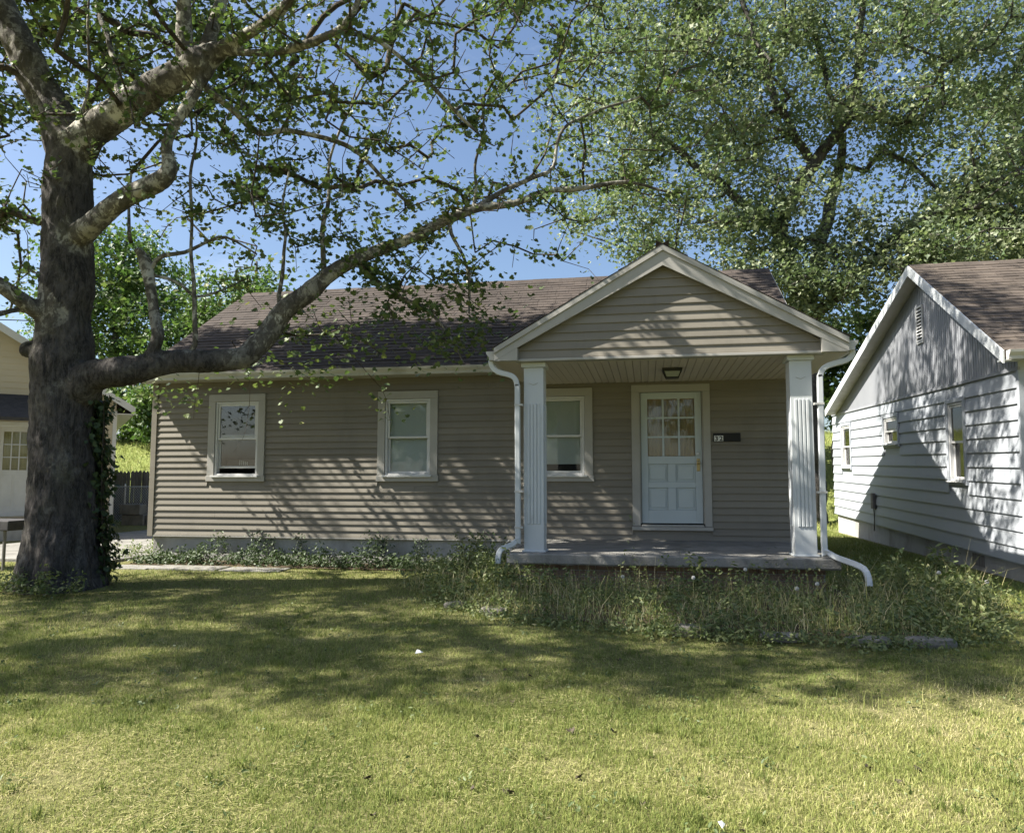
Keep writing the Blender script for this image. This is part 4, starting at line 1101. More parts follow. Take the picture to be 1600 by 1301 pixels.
syc = empty('sycamore_tree', (-7.45, 8.6, 0))
tag(syc, 'huge old sycamore with grey trunk and a long mottled limb over the roof', 'tree')
MAIN = ['trunk', 'leftfork', 'rightfork', 'upA', 'upB', 'upC', 'upD', 'graft', 'low', 'stub', 'burl', 'stemB']
body = MB()
samp, samp_r = [], []
def wig(P, amp):
    P = P.copy()
    for k in range(len(P)):
        v = mnoise.noise_vector(Vector(P[k, :3]) * 1.6)
        P[k, :3] += np.array(v) * amp * (0.3 if k < 2 else 1)
    return P
for nm, pts in LIMBS.items():
    P = catmull(pts, 0.10)
    if nm != 'trunk':
        P = wig(P, 0.05 if nm in ('low', 'rightfork', 'leftfork', 'graft') else 0.09 if nm[:3] in ('upr', 'ste') else 0.035)
        # knots and swellings
        P[:, 3] *= 1 + 0.10 * np.array([mnoise.noise(Vector(p[:3]) * 2.7) for p in P])
    samp.append(P[:, :3]); samp_r.append(P[:, 3])
    if nm in MAIN:
        big = P[P[:, 3] > 0.034]
        if len(big) > 2: body.tube(big, 14)
    small = P[P[:, 3] <= 0.045] if nm in MAIN else P
    if len(small) > 1:
        V, F = tube_arrays(small, 7)
        np_mesh('limb', V, np.array([f for f in F if len(f) == 4]), 'bark', syc, {'pale': np.full(len(V), 0.62)}, True)
# root flare
for k, (a, L_) in enumerate(((200, 0.75), (250, 0.6), (300, 0.62), (345, 0.65), (30, 0.6), (90, 0.6), (150, 0.7))):
    c, s = math.cos(R(a)), math.sin(R(a))
    body.tube(catmull([(-7.48 + 0.18 * c, 8.6 + 0.18 * s, 0.85, 0.20), (-7.46 + 0.30 * c, 8.6 + 0.30 * s, 0.40, 0.18), (-7.45 + 0.40 * c, 8.6 + 0.40 * s, 0.10, 0.14), (-7.45 + 0.78 * L_ * c, 8.6 + 0.78 * L_ * s, -0.10, 0.10)], 0.08), 10)
# burl and branch collars on the trunk
for (x, y, z, r) in ((-7.96, 8.45, 3.05, 0.13), (-5.62, 8.38, 6.70, 0.22)):
    body.tube([(x, y, z - r, r * 0.3), (x, y, z - r * 0.6, r * 0.8), (x, y, z, r), (x, y, z + r * 0.6, r * 0.8), (x, y, z + r, r * 0.3)], 12)
tmp = body.build('trunk', 'bark')
md = tmp.modifiers.new('r', 'REMESH'); md.mode = 'VOXEL'; md.voxel_size = 0.026
md = tmp.modifiers.new('s', 'SMOOTH'); md.factor = 0.5; md.iterations = 5
bpy.context.view_layer.update()
dg = bpy.context.evaluated_depsgraph_get()
me = bpy.data.meshes.new_from_object(tmp.evaluated_get(dg))
bpy.data.objects.remove(tmp)
nv = len(me.vertices)
co = np.empty(nv * 3, np.float32); me.vertices.foreach_get('co', co); co = co.reshape(-1, 3).astype(float)
no = np.empty(nv * 3, np.float32); me.vertex_normals.foreach_get('vector', no); no = no.reshape(-1, 3).astype(float)
S_ = np.concatenate(samp); SR = np.concatenate(samp_r)
near_r = np.empty(nv)
for i in range(0, nv, 4000):
    d2 = ((co[i:i + 4000, None] - S_[None]) ** 2).sum(2)
    near_r[i:i + 4000] = SR[d2.argmin(1)]
disp = np.empty(nv)
for i in range(nv):
    p = co[i]
    q = Vector((p[0] * 9, p[1] * 9, p[2] * 2.2))
    a = mnoise.noise(q) + 0.6 * mnoise.noise(q * 2.3)
    b = mnoise.noise(Vector(p) * 2.4)
    disp[i] = a * 0.026 + b * 0.035 + 0.012 * mnoise.noise(q * 5.1)
amp = np.clip((near_r - 0.05) / 0.30, 0.10, 1.0)
co += no * (disp * amp)[:, None]
me.vertices.foreach_set('co', co.astype(np.float32).ravel())
pale = np.clip(1.15 - near_r / 0.26, 0, 0.95)
# bark flakes off the upper limbs, the lower trunk keeps its rough plates
pale *= np.clip((co[:, 2] - 2.9) / 0.8 + np.clip((co[:, 0] + 6.2) / 1.5, 0, 1), 0, 1)
pale = np.maximum(pale * 0.86, np.clip((co[:, 2] - 5.2) / 3, 0, 0.38))
a_ = me.attributes.new('pale', 'FLOAT', 'POINT'); a_.data.foreach_set('value', pale.astype(np.float32))
me.polygons.foreach_set('use_smooth', [True] * len(me.polygons))
me.materials.clear(); me.materials.append(MAT['bark']); me.update()
me.name = 'trunk'
trunk = link(bpy.data.objects.new('trunk', me), syc)

# where twigs reach: around the limbs and through the crown
def in_crown(n, c, r):
    q = rng.normal(size=(n, 3)); q = unit(q) * (rng.random((n, 1)) ** 0.45)
    return np.array(c) + q * np.array(r)
att = np.concatenate([
    in_crown(NA0, (-7.8, 7.6, 10.2), (6.4, 6.0, 4.2)),      # the main crown overhead
    in_crown(NA1, (-4.6, 8.8, 6.6), (3.8, 2.2, 2.3)),       # hanging in front of the sky
    in_crown(NA2, (-9.5, 8.2, 5.2), (2.8, 2.2, 2.8)),
    in_crown(NA3, (-0.9, 11.2, 7.4), (2.9, 2.0, 3.2)),      # end of the long limb
    in_crown(NA4, (-3.6, 9.9, 4.3), (2.6, 0.7, 1.3)),       # sprouts over the roof
    in_crown(NA5, (-2.6, 7.2, 9.6), (4.2, 4.2, 3.2)),
    in_crown(NA6, (-6.5, 10.6, 6.8), (4.2, 1.0, 1.7)),
    in_crown(NA7, (-3.0, 12.2, 11.5), (4.0, 2.2, 2.6)),
])
att = att[att[:, 2] > 2.95]
# keep clear of the porch gable, of the facade and of the lawn in front
ok = ~((att[:, 0] > -2.1) & (att[:, 2] < 4.6)) & ~((att[:, 1] > 10.6) & (att[:, 2] < 4.2))
# clear the view from the street side
dv = att - np.array([0, 0, EYE]); dd = -math.sin(YAW) * dv[:, 0] + math.cos(YAW) * dv[:, 1]
low_near = (dd < 5.5) & (dv[:, 2] < dd * 0.75)
ok &= ~low_near
# the crown stops short of the street, so that the front of the lawn lies in the sun
xl, yl = att[:, 0] + att[:, 2] / 1.09, att[:, 1] + 0.266 * att[:, 2]
ok &= yl > 4.55 + 0.22 * np.clip(xl, -5, 3) + rng.normal(0, 0.3, len(att))
att = att[ok]
# outer crown towards the street and over the roof, out of the frame for the most part: it shades lawn, eaves and the white gable
def upstream(p, t):
    return p + np.array([-1.0, -0.29, 1.09]) * t[:, None]
def lawn_pts(n):
    x = rng.uniform(-8.5, 3.6, n); return np.stack([x, rng.uniform(0, 1, n) * (9.6 - (4.75 + 0.22 * x)) + 4.75 + 0.22 * x, 0 * x], 1)
o1 = upstream(lawn_pts(NB0), rng.uniform(7.0, 12.0, NB0))
ry = rng.uniform(11.4, 13.1, NB1)
o2 = upstream(np.stack([rng.uniform(-8.6, -1.2, NB1), ry, 3.15 + 0.65 * (ry - 11.37)], 1), rng.uniform(3.5, 8.0, NB1))
o3 = upstream(np.stack([np.full(NB2, 4.9), rng.uniform(11.2, 17.5, NB2), rng.uniform(2.2, 5.0, NB2)], 1), rng.uniform(5.5, 10.5, NB2))
outer = np.concatenate([o1, o2, o3])
outer = outer[(outer[:, 1] < 14.5) & (outer[:, 2] > 4.5)]
kind_ = np.concatenate([np.zeros(len(att)), np.ones(len(outer))])
att = np.concatenate([att, outer])
# a gap in the crown lets the sun onto the porch gable
tg = (9.38 - att[:, 1]) / 0.29
gapped = (tg > 0) & (np.abs(att[:, 0] + tg - 0.75) < 1.25) & (np.abs(att[:, 2] - 1.09 * tg - 3.2) < 0.75)
att, kind_ = att[~gapped], kind_[~gapped]
srt = np.argsort(((att - np.array([-7, 8.6, 6.5])) ** 2).sum(1) + rng.normal(0, 3, len(att)))
att, kind_ = att[srt], kind_[srt]
starts = S_[(S_[:, 2] > 3.0)]
A, par, cnt, tips, n0 = grow(starts, None, att, 0.10, 0.30)
V, T, r_ = twig_mesh(A, par, cnt, n0, 0.0048, 0.46, 4, 0.05)
tag(np_mesh('twigs', V, T, 'twig', syc, None, True), kind='stuff')
tips = np.array(tips)
q1 = crown_leaves(A, par, tips[kind_ == 0], SYC_PER, 0.09, 0.074, LOBED, 0.75, 5)
q2 = crown_leaves(A, par, tips[kind_ == 1], OUT_PER, 0.17, 0.092, LOBED, 0.75, 4)
pos, sz, nrm, rnd = [np.concatenate(q) for q in zip(q1, q2)]
# a few hand-placed sprays: hanging over the gutter, beside the windows, at the trunk
sp = []
for (x, y, z, n, s) in ((-8.0, 10.9, 2.78, 60, 0.17), (-7.3, 10.7, 2.75, 40, 0.15), (-6.2, 10.8, 3.05, 60, 0.2), (-5.3, 10.9, 3.05, 45, 0.16), (-4.1, 11.0, 2.62, 14, 0.09), (-3.9, 11.0, 2.32, 16, 0.1), (-4.0, 10.9, 2.9, 16, 0.12),
                        (-7.1, 10.6, 2.55, 18, 0.14), (-5.6, 10.9, 2.50, 9, 0.12), (-3.2, 10.2, 3.6, 80, 0.28), (-2.6, 10.2, 3.35, 90, 0.26), (-4.4, 10.3, 3.5, 70, 0.28), (-2.3, 10.3, 3.8, 80, 0.3), (-9.3, 8.3, 3.2, 70, 0.3), (-9.0, 8.2, 2.6, 40, 0.25), (-3.4, 10.0, 4.4, 60, 0.3), (-3.9, 10.1, 3.9, 110, 0.3), (-2.9, 10.2, 3.25, 70, 0.2), (-2.3, 10.1, 3.45, 110, 0.22), (-5.2, 10.2, 3.5, 70, 0.25), (-2.9, 10.0, 4.0, 110, 0.3), (-4.9, 10.8, 2.98, 50, 0.14), (-5.9, 10.0, 4.2, 70, 0.3), (-7.6, 9.6, 4.3, 60, 0.3)):
    sp.append(np.array([x, y, z]) + rng.normal(0, 1, (n, 3)) * np.array([s * 1.5, s, s]))
sp = np.concatenate(sp); N = len(sp)
pos = np.concatenate([pos, sp]); sz = np.concatenate([sz, 0.085 * rng.uniform(0.6, 1.2, N)])
nrm = np.concatenate([nrm, np.concatenate([rng.normal(0, 0.7, (N, 2)), np.ones((N, 1))], 1)]); rnd = np.concatenate([rnd, np.clip(rng.beta(2.5, 1.8, N), 0, 1)])
V, T, a = scatter(LOBED, pos, sz, nrm, rnd)
np_mesh('crown', V, T, 'leaf_syc', syc, {'rnd': a})
print('sycamore leaves', len(pos))
# twigs that carry the hanging sprays
for P in (((-7.9, 10.2, 3.2), (-8.0, 10.7, 2.95), (-8.1, 11.0, 2.7)), ((-6.6, 10.1, 3.2), (-6.9, 10.6, 2.98), (-7.15, 10.9, 2.6), (-7.2, 10.95, 2.35)), ((-6.0, 10.0, 3.4), (-6.15, 10.7, 3.1), (-6.25, 11.0, 2.7), (-6.35, 11.05, 2.1), (-6.5, 11.0, 1.8)), ((-4.6, 10.2, 3.6), (-4.2, 10.8, 3.0), (-4.0, 11.0, 2.7), (-3.9, 11.02, 2.3)),
          ((-3.5, 10.0, 4.1), (-3.2, 10.2, 3.7), (-2.7, 10.25, 3.4), (-2.4, 10.3, 3.2)), ((-7.6, 8.3, 3.4), (-8.6, 8.2, 3.4), (-9.3, 8.3, 3.1), (-9.2, 8.2, 2.5)), ((-5.9, 10.0, 3.4), (-5.5, 10.7, 3.15), (-5.2, 10.95, 2.95)), ((-3.6, 10.0, 4.3), (-2.6, 10.2, 4.0), (-2.2, 10.3, 3.7))):
    m = MB(P[0]); m.tube(catmull([(*p, 0.007 - 0.0012 * i) for i, p in enumerate(P)], 0.08), 5); m.build('hanging_twig', 'twig', syc, smooth=True)

# ------------------------------------------------------------------ trees behind the houses
def back_tree(name, label, base, height, limbs, blobs, n_att, per, leaf, spread, mat, tpl, tilt=0.8, bark='maple_bark', r0=0.010, group='trees behind the houses'):
    bz = float(ground_z(base[0], base[1]))
    root = empty(name, (base[0], base[1], bz))
    tag(root, label, 'tree', group)
    S, SRr = [], []
    m = MB((base[0], base[1], bz))
    for pts in limbs:
        P = wig(catmull(pts, 0.3), 0.12)
        m.tube(P, 9); S.append(P[:, :3])
    m.build('trunk', bark, root, smooth=True)
    S = np.concatenate(S)
    tot = sum(b[2] for b in blobs)
    at_ = np.concatenate([in_crown(int(n_att * b[2] / tot), b[0], b[1]) for b in blobs])
    at_ = at_[np.argsort(((at_ - S[len(S) // 2]) ** 2).sum(1) + rng.normal(0, 6, len(at_)))]
    A, par, cnt, tips, n0 = grow(S[S[:, 2] > bz + height * 0.2], None, at_, 0.12, 0.8)
    V, T, r_ = twig_mesh(A, par, cnt, n0, r0, 0.48, 4, 0.16)
    tag(np_mesh('branches', V, T, bark, root, None, True), kind='stuff')
    pos, sz, nrm, rnd = crown_leaves(A, par, tips, per, spread, leaf, tpl, tilt, 2)
    V, T, a = scatter(tpl, pos, sz, nrm, rnd)
    np_mesh('crown', V, T, mat, root, {'rnd': a})
    print(name, 'leaves', len(pos))
back_tree('maple_tree', 'tall silver-leaved maple towering behind the porch gable', (4.9, 24.0), 20,
          [[(4.9, 24, 0, 0.46), (4.85, 24, 3, 0.40), (4.75, 24, 6.2, 0.36), (4.6, 24, 7.3, 0.27), (4.15, 23.8, 9.1, 0.22), (4.6, 23.7, 10.1, 0.20), (5.5, 23.6, 11.5, 0.18), (6.4, 23.5, 12.8, 0.15), (6.6, 23.3, 15.2, 0.11), (7.1, 23, 17.5, 0.06)],
           [(4.75, 24, 6.4, 0.30), (5.2, 24.2, 7.6, 0.24), (5.6, 24.4, 9.2, 0.20), (6.0, 24.6, 10.6, 0.18), (6.4, 25, 12.2, 0.13), (6.0, 25.4, 15, 0.07)],
           [(4.8, 24, 6.0, 0.22), (5.6, 23.6, 6.8, 0.18), (7.0, 23, 8.2, 0.14), (9.0, 22.6, 9.4, 0.09), (10.6, 22.4, 10.2, 0.05)],
           [(4.3, 23.9, 8.8, 0.18), (3.0, 23.6, 10.0, 0.14), (1.2, 23.2, 11.6, 0.10), (-0.8, 23.0, 13.0, 0.06), (-2.2, 22.8, 13.6, 0.03)],
           [(5.2, 23.7, 11.0, 0.14), (4.0, 23.0, 13.0, 0.11), (3.2, 22.6, 15.6, 0.08), (2.6, 22.4, 18, 0.04)]],
          [((5.0, 23.6, 15.5), (5.2, 4.0, 4.6), 1.0), ((0.6, 23.0, 12.0), (4.4, 3.2, 4.2), 0.85), ((9.6, 23.0, 12.2), (4.6, 3.4, 4.6), 0.8), ((3.0, 22.8, 8.6), (3.6, 2.4, 2.6), 0.42), ((9.6, 22.6, 8.2), (3.0, 2.2, 1.9), 0.25), ((0.0, 23.2, 17.0), (3.8, 3.0, 2.6), 0.35), ((6.9, 22.4, 7.3), (2.7, 1.8, 1.7), 0.28), ((4.2, 21.8, 6.6), (2.0, 1.4, 1.2), 0.14)],
          1150, MAPLE_PER, 0.135, 0.38, 'leaf_maple', STAR, 0.9)
back_tree('leafy_tree', 'broad green tree rising past the white house roof at right', (14.5, 27.0), 15,
          [[(14.5, 27, 2.0, 0.35), (14.4, 27, 6, 0.28), (14.6, 27, 10, 0.2), (14.8, 27, 15, 0.06)], [(14.5, 27, 5, 0.2), (12.6, 26.6, 9, 0.12), (11.5, 26.4, 11, 0.05)], [(14.5, 27, 6, 0.2), (17, 27, 10, 0.1)]],
          [((14.0, 27, 13.2), (5.0, 4, 5.2), 1.0), ((11.6, 26.8, 8.6), (2.8, 2.6, 2.8), 0.3), ((18, 27, 11.5), (4, 3.5, 5), 0.6)], 560, 55, 0.20, 0.42, 'leaf_maple', STAR, 0.9)
back_tree('leafy_tree', 'mid-green tree seen between the big trunk and the taupe house', (-19.0, 33.0), 10,
          [[(-19, 33, 3.0, 0.25), (-19, 33, 6, 0.2), (-18.6, 33, 9, 0.14), (-18.6, 33, 12, 0.05)], [(-19, 33, 5.5, 0.14), (-21, 32.6, 8.5, 0.08), (-22, 32.4, 10, 0.04)], [(-18.8, 33, 6.0, 0.14), (-16.8, 32.6, 8, 0.08)]],
          [((-19.2, 33, 8.4), (3.6, 3, 3.4), 1.0), ((-19.5, 32.0, 5.0), (3.8, 2.0, 1.9), 0.5), ((-22.5, 33, 7.6), (3, 3, 4), 0.5)], 420, 60, 0.22, 0.42, 'leaf_far', STAR, 0.9)
back_tree('leafy_tree', 'far tree standing behind the cream house roof at left edge', (-27.0, 34.0), 12,
          [[(-27, 34, 3.0, 0.3), (-27, 34, 8, 0.2), (-26.6, 34, 14, 0.05)], [(-27, 34, 6.5, 0.16), (-29.5, 34, 11, 0.05)]],
          [((-27.5, 34, 10.5), (4.5, 3.5, 4.8), 1.0)], 260, 60, 0.24, 0.45, 'leaf_far', STAR, 0.9)
back_tree('leafy_bush', 'low bright bush on the bank behind the cream house corner', (-21.5, 31.0), 3.5,
          [[(-21.5, 31, 2.4, 0.08), (-21.4, 31, 4.0, 0.05), (-21.0, 31, 5.4, 0.02)], [(-21.5, 31, 2.6, 0.06), (-22.4, 31, 4.6, 0.02)]],
          [((-21.3, 31, 4.6), (2.6, 1.4, 1.8), 1.0), ((-18.2, 31.6, 4.5), (2.6, 1.4, 1.8), 0.9), ((-24.5, 32.0, 4.5), (2.4, 1.4, 1.8), 0.7)], 260, 60, 0.20, 0.34, 'leaf_far', STAR, 0.9, r0=0.006)
back_tree('leafy_bush', 'dark bush seen between the taupe and the white house', (6.4, 27.5), 4.5,
          [[(6.4, 27.5, 1.6, 0.10), (6.4, 27.5, 3.2, 0.07), (6.2, 27.5, 5.5, 0.03)], [(6.4, 27.5, 2.0, 0.07), (7.4, 27.5, 4.6, 0.03)]],
          [((6.6, 27.2, 5.4), (3.0, 1.6, 2.3), 1.0), ((4.0, 27.6, 5.8), (2.4, 1.6, 2.4), 0.6), ((9.6, 27.4, 5.6), (2.4, 1.6, 2.4), 0.5)], 260, 60, 0.20, 0.34, 'leaf_far', STAR, 0.9, r0=0.006)

# across the street, seen only in the window glass
for i, (x, y, hh, lab) in enumerate(((-14, -24, 11, 'street tree mirrored in the windows, far left'), (-5, -27, 13, 'street tree mirrored in the windows, left of middle'), (4.5, -25, 12, 'street tree mirrored in the windows, right of middle'), (14, -26, 13, 'street tree mirrored in the windows, far right'))):
    back_tree('street_tree', lab, (x, y), hh, [[(x, y, 0, 0.3), (x, y, hh * 0.4, 0.22), (x + 0.3, y, hh * 0.9, 0.05)], [(x, y, hh * 0.3, 0.15), (x + 2, y, hh * 0.6, 0.05)]],
              [((x, y, hh * 0.62), (4.6, 3.5, hh * 0.40), 1.0)], 130, 50, 0.42, 0.6, 'leaf_far', STAR, 0.9, group='trees across the street')

# ------------------------------------------------------------------ fences and far small things
wf = empty('wooden_fence', (-17.5, 23.0, 0)); tag(wf, 'weathered grey picket fence at the back of the driveway', 'fence')
x = -20.0; pk = MB(); h = 0.13
pk.poly([(0, 0, 0), (h, 0, 0), (h, 0.02, 0), (0, 0.02, 0), (0, 0, 1.62), (h / 2, 0, 1.69), (h, 0, 1.62), (0, 0.02, 1.62), (h / 2, 0.02, 1.69), (h, 0.02, 1.62)],
        [(0, 1, 6, 5, 4), (3, 7, 8, 9, 2), (0, 4, 7, 3), (1, 2, 9, 6), (4, 5, 8, 7), (5, 6, 9, 8)])
pme = bpy.data.meshes.new('picket'); pme.from_pydata(pk.v, [], pk.f); pme.materials.append(MAT['grey_wood']); pme.update()
while x < -9.6:
    o = bpy.data.objects.new('picket', pme); o.location = (x, 22.98 + random.uniform(-0.008, 0.008), 0.0 + random.uniform(-0.03, 0.03)); o.rotation_euler = (0, random.uniform(-0.012, 0.012), 0); link(o, wf); x += 0.145
for z in (0.5, 1.35):
    m = MB((-15, 23, z)); m.box(-20, -9.6, 23.01, 23.05, z, z + 0.09); m.build('rail', 'grey_wood', wf)
for xx in (-19.2, -16.8, -14.4, -12.0, -9.8):
    m = MB((xx, 23, 0)); m.box(xx, xx + 0.09, 22.88, 22.97, -0.1, 1.60); m.build('post', 'grey_wood', wf)
cf = empty('chain_link_fence', (-15, 21.2, 0)); tag(cf, 'chain-link fence in front of the wooden pickets', 'fence')
m = MB((-15, 21.2, 0))
for d in (1, -1):
    k = -19.0
    while k < -9.3:
        z0, z1 = 0.05, 1.14
        a, b = (k, k + d * (z1 - z0))
        m.sweep([(a, 21.2 + 0.004 * d, z0), (b, 21.2 + 0.004 * d, z1)], 0.007, 0.007, (0, 1, 0)); k += 0.085
m.build('wire_mesh', 'steel', cf)
for z in (1.15,):
    m = MB((-15, 21.2, z)); m.tube([(-20.2, 21.22, z, 0.022), (-8.4, 21.22, z, 0.022)], 8); m.build('rail', 'steel', cf)
for xx in (-18.6, -16.25, -13.6, -11.0, -8.6):
    m = MB((xx, 21.2, 0)); m.tube([(xx, 21.24, -0.1, 0.03), (xx, 21.24, 1.22, 0.03), (xx, 21.24, 1.25, 0.012)], 8); m.build('post', 'steel', cf)
for i, (x, y, z, w, lab) in enumerate(((-15.85, 20.6, 0.0, 0.75, 'grey concrete block left of its neighbour by the chain-link fence'), (-15.05, 20.65, 0.0, 0.78, 'grey concrete block right of its neighbour by the chain-link fence'), (-15.9, 20.55, 0.315, 0.70, 'concrete block stacked on another by the chain-link fence'))):
    m = MB((x, y, z)); m.box(x, x + w, y, y + 0.35, z - (0.05 if z == 0 else 0), z + 0.31); tag(m.build('concrete_block', 'concrete', None, bevel=0.02), lab, 'block', 'concrete blocks at the end of the driveway')
# dark box on a post left of the trunk
bp = empty('box_on_post', (-9.42, 10.0, 0)); tag(bp, 'dark low table top on a thin grey post left of the trunk', 'table')
m = MB((-9.8, 10, 0.6)); m.box(-10.6, -9.38, 9.75, 10.35, 0.60, 0.75); m.build('top', 'dark_awning', bp, bevel=0.015)
for xx, yy in ((-9.50, 9.82), (-10.45, 9.82), (-9.50, 10.28), (-10.45, 10.28)):
    m = MB((xx, yy, 0)); m.tube([(xx, yy, -0.02, 0.024), (xx, yy, 0.599, 0.024)], 8); m.build('leg', 'grey_wood', bp)
# walk of concrete slabs in front of the house
x = -8.55
for i, (w, lab) in enumerate(((1.0, 'concrete walk slab nearest the big tree'), (1.15, 'second concrete walk slab from the big tree'), (1.0, 'last concrete walk slab, farthest from the big tree'))):
    y0 = 10.42 + 0.03 * i; dz = random.uniform(-0.004, 0.008)
    m = MB((x + w / 2, y0 + 0.2, 0)); m.prism([(x + 0.012, y0 + random.uniform(-.02, .02), 0.012 + dz), (x + w - 0.012, y0 + random.uniform(-.02, .02), 0.012 + dz), (x + w - 0.02, y0 + 0.42, 0.014 + dz), (x + 0.01, y0 + 0.42, 0.014 + dz)], (0, 0, -0.09))
    tag(m.build('walk_slab', 'concrete', None, bevel=0.012), lab, 'slab', 'concrete walk slabs along the house'); x += w
# rough stones edging the weed bed
def rough_stone(c, sx, sy, sz, rot, label):
    n = 10; ring = []
    for zk, sc in ((-0.5, 0.9), (0.25, 1.0), (0.85, 0.92), (1.0, 0.75)):
        for k in range(n):
            a = 2 * math.pi * k / n
            e = 0.62
            px = math.copysign(abs(math.cos(a)) ** e, math.cos(a)); py = math.copysign(abs(math.sin(a)) ** e, math.sin(a))
            j = 1 + 0.12 * mnoise.noise(Vector((px * 1.7 + c[0] * 5, py * 1.7, zk)))
            ring.append((px * sx / 2 * sc * j, py * sy / 2 * sc * j, zk * sz * (1 + 0.12 * mnoise.noise(Vector((px + c[0], py, 3))))))
    m = MB(); F = [(i * n + k, i * n + (k + 1) % n, (i + 1) * n + (k + 1) % n, (i + 1) * n + k) for i in range(3) for k in range(n)] + [tuple(range(3 * n, 4 * n)), tuple(range(n))[::-1]]
    m.poly(ring, F); o = m.build('edging_stone', 'stone', None, bevel=0.006, loc=(c[0], c[1], 0)); o.rotation_euler = (random.uniform(-.05, .05), random.uniform(-.05, .05), rot)
    tag(o, label, 'stone', 'rough stones edging the weed bed')
for a in (((-2.05, 7.90), 0.24, 0.18, 0.06, 0.3, 'pale rough stone at the left end of the weed bed'), ((-1.55, 7.60), 0.30, 0.22, 0.07, -0.3, 'low stone just right of the pale left-end stone'), ((1.12, 6.88), 0.42, 0.18, 0.04, 0.1, 'flat edging stone below the right half of the porch floor'),
          ((1.78, 6.80), 0.40, 0.17, 0.05, -0.08, 'edging stone between two others before the right column'), ((2.28, 6.83), 0.44, 0.20, 0.06, 0.12, 'tallest edging stone at the right end of the row'), ((0.35, 6.98), 0.34, 0.2, 0.07, 0.0, 'low edging stone half sunk below the door')):
    rough_stone(*a)
# ring of pipe at the foundation
m = MB((-2.05, 11.4, 0.3)); n = 20
m.tube([(-2.08 + 0.07 * math.cos(2 * math.pi * k / n), 11.42, 0.36 + 0.07 * math.sin(2 * math.pi * k / n), 0.014) for k in range(n + 1)], 8)
m.tube([(-2.08, 11.42, 0.29, 0.012), (-2.08, 11.45, 0.10, 0.012), (-2.08, 11.45, -0.05, 0.012)], 6)
tag(m.build('hose_ring', 'gutter', None, smooth=True), 'pale round ring by the foundation left of the downspout', 'ring')
# litter
for (x, y, lab, r_, s) in ((-1.75, 5.69, 'small white scrap of paper on the shaded lawn', 0.4, 0.035), (0.26, 3.10, 'white scrap at the very bottom edge of the lawn', 1.2, 0.016)):
    m = MB(); m.poly([(-s, -s * 0.6, 0), (s * 0.4, -s * 0.8, 0.012), (s, s * 0.5, 0.0), (-s * 0.5, s * 0.8, 0.016), (0, 0, 0.022)], [(0, 1, 4), (1, 2, 4), (2, 3, 4), (3, 0, 4)])
    o = m.build('paper_scrap', 'paper', None, loc=(x, y, float(ground_z(x, y)) + 0.03)); o.rotation_euler = (0.1, 0.1, r_); tag(o, lab, 'litter')
# dry leaves lying on the grass
lm = MB(); lm.poly([(0, -0.05, 0.0), (0.035, -0.02, 0.022), (0.042, 0.02, 0.03), (0.012, 0.022, 0.008), (0, 0.06, 0.014), (-0.012, 0.022, 0.010), (-0.045, 0.018, 0.034), (-0.032, -0.02, 0.020), (0, 0, 0)],
                    [(8, 0, 1), (8, 1, 2), (8, 2, 3), (8, 3, 4), (8, 4, 5), (8, 5, 6), (8, 6, 7), (8, 7, 0)])
lme = bpy.data.meshes.new('fallen_leaf'); lme.from_pydata(lm.v, [], lm.f); lme.materials.append(MAT['dead_leaf']); lme.update()
for k in range(18):
    z_ = random.uniform(2.9, 6.0) if k > 6 else random.uniform(3.2, 4.2); l_ = random.uniform(-0.35, 0.62) * z_
    x, y = -math.sin(YAW) * z_ + math.cos(YAW) * l_, math.cos(YAW) * z_ + math.sin(YAW) * l_
    o = bpy.data.objects.new('fallen_leaf', lme); o.location = (x, y, float(ground_z(x, y)) + 0.012); o.rotation_euler = (random.uniform(-.5, .5), random.uniform(-.5, .5), random.uniform(0, 6.3)); s = random.uniform(0.3, 0.6); o.scale = (s, s, s)
    link(o); tag(o, 'small curled dry brown leaf lying on the lawn', 'leaf', 'dry leaves fallen on the lawn')

# ------------------------------------------------------------------ ivy, weeds, dandelions
def plant_leaves(name, pos, sz, nrm, rnd, tpl, mat, parent=None):
    V, T, a = scatter(tpl, pos, sz, nrm, rnd)
    return np_mesh(name, V, T, mat, parent, {'rnd': a})
iv = empty('ivy_vine', (-6.9, 8.6, 0)); tag(iv, 'dark ivy climbing the right side of the big trunk', 'ivy')
N = 1500; z = rng.random(N) ** 0.8 * 2.45; ang = rng.normal(R(34), R(14), N)
rad = np.interp(z, [0, 0.12, 0.53, 0.94, 1.77, 2.6], [0.56, 0.52, 0.48, 0.45, 0.42, 0.40]) + np.abs(rng.normal(0.03, 0.07, N)) * (0.5 + 0.8 * np.abs(np.sin(z * 3.1)))
pos = np.stack([-7.47 - 0.04 * z + rad * np.cos(ang), 8.6 + rad * np.sin(ang), z], 1)
nrm = np.stack([np.cos(ang), np.sin(ang), 0.5 + 0 * z], 1) + rng.normal(0, 0.5, (N, 3))
plant_leaves('foliage', pos, rng.uniform(0.05, 0.10, N), nrm, rng.random(N), LOBED, 'leaf_ivy', iv)
m = MB((-6.9, 8.6, 0))
for k in range(4):
    a0 = R(random.uniform(15, 50))
    m.tube(catmull([(-7.46 + (np.interp(zz, [0, 0.5, 2.5], [0.55, 0.49, 0.41])) * math.cos(a0 + 0.1 * math.sin(zz * 3 + k)), 8.6 + np.interp(zz, [0, 0.5, 2.5], [0.55, 0.49, 0.41]) * math.sin(a0 + 0.1 * math.sin(zz * 3 + k)), zz, 0.012 - 0.003 * zz) for zz in (0, 0.5, 1.0, 1.5, 2.0, 2.4)], 0.1), 5)
m.build('stem', 'twig', iv)

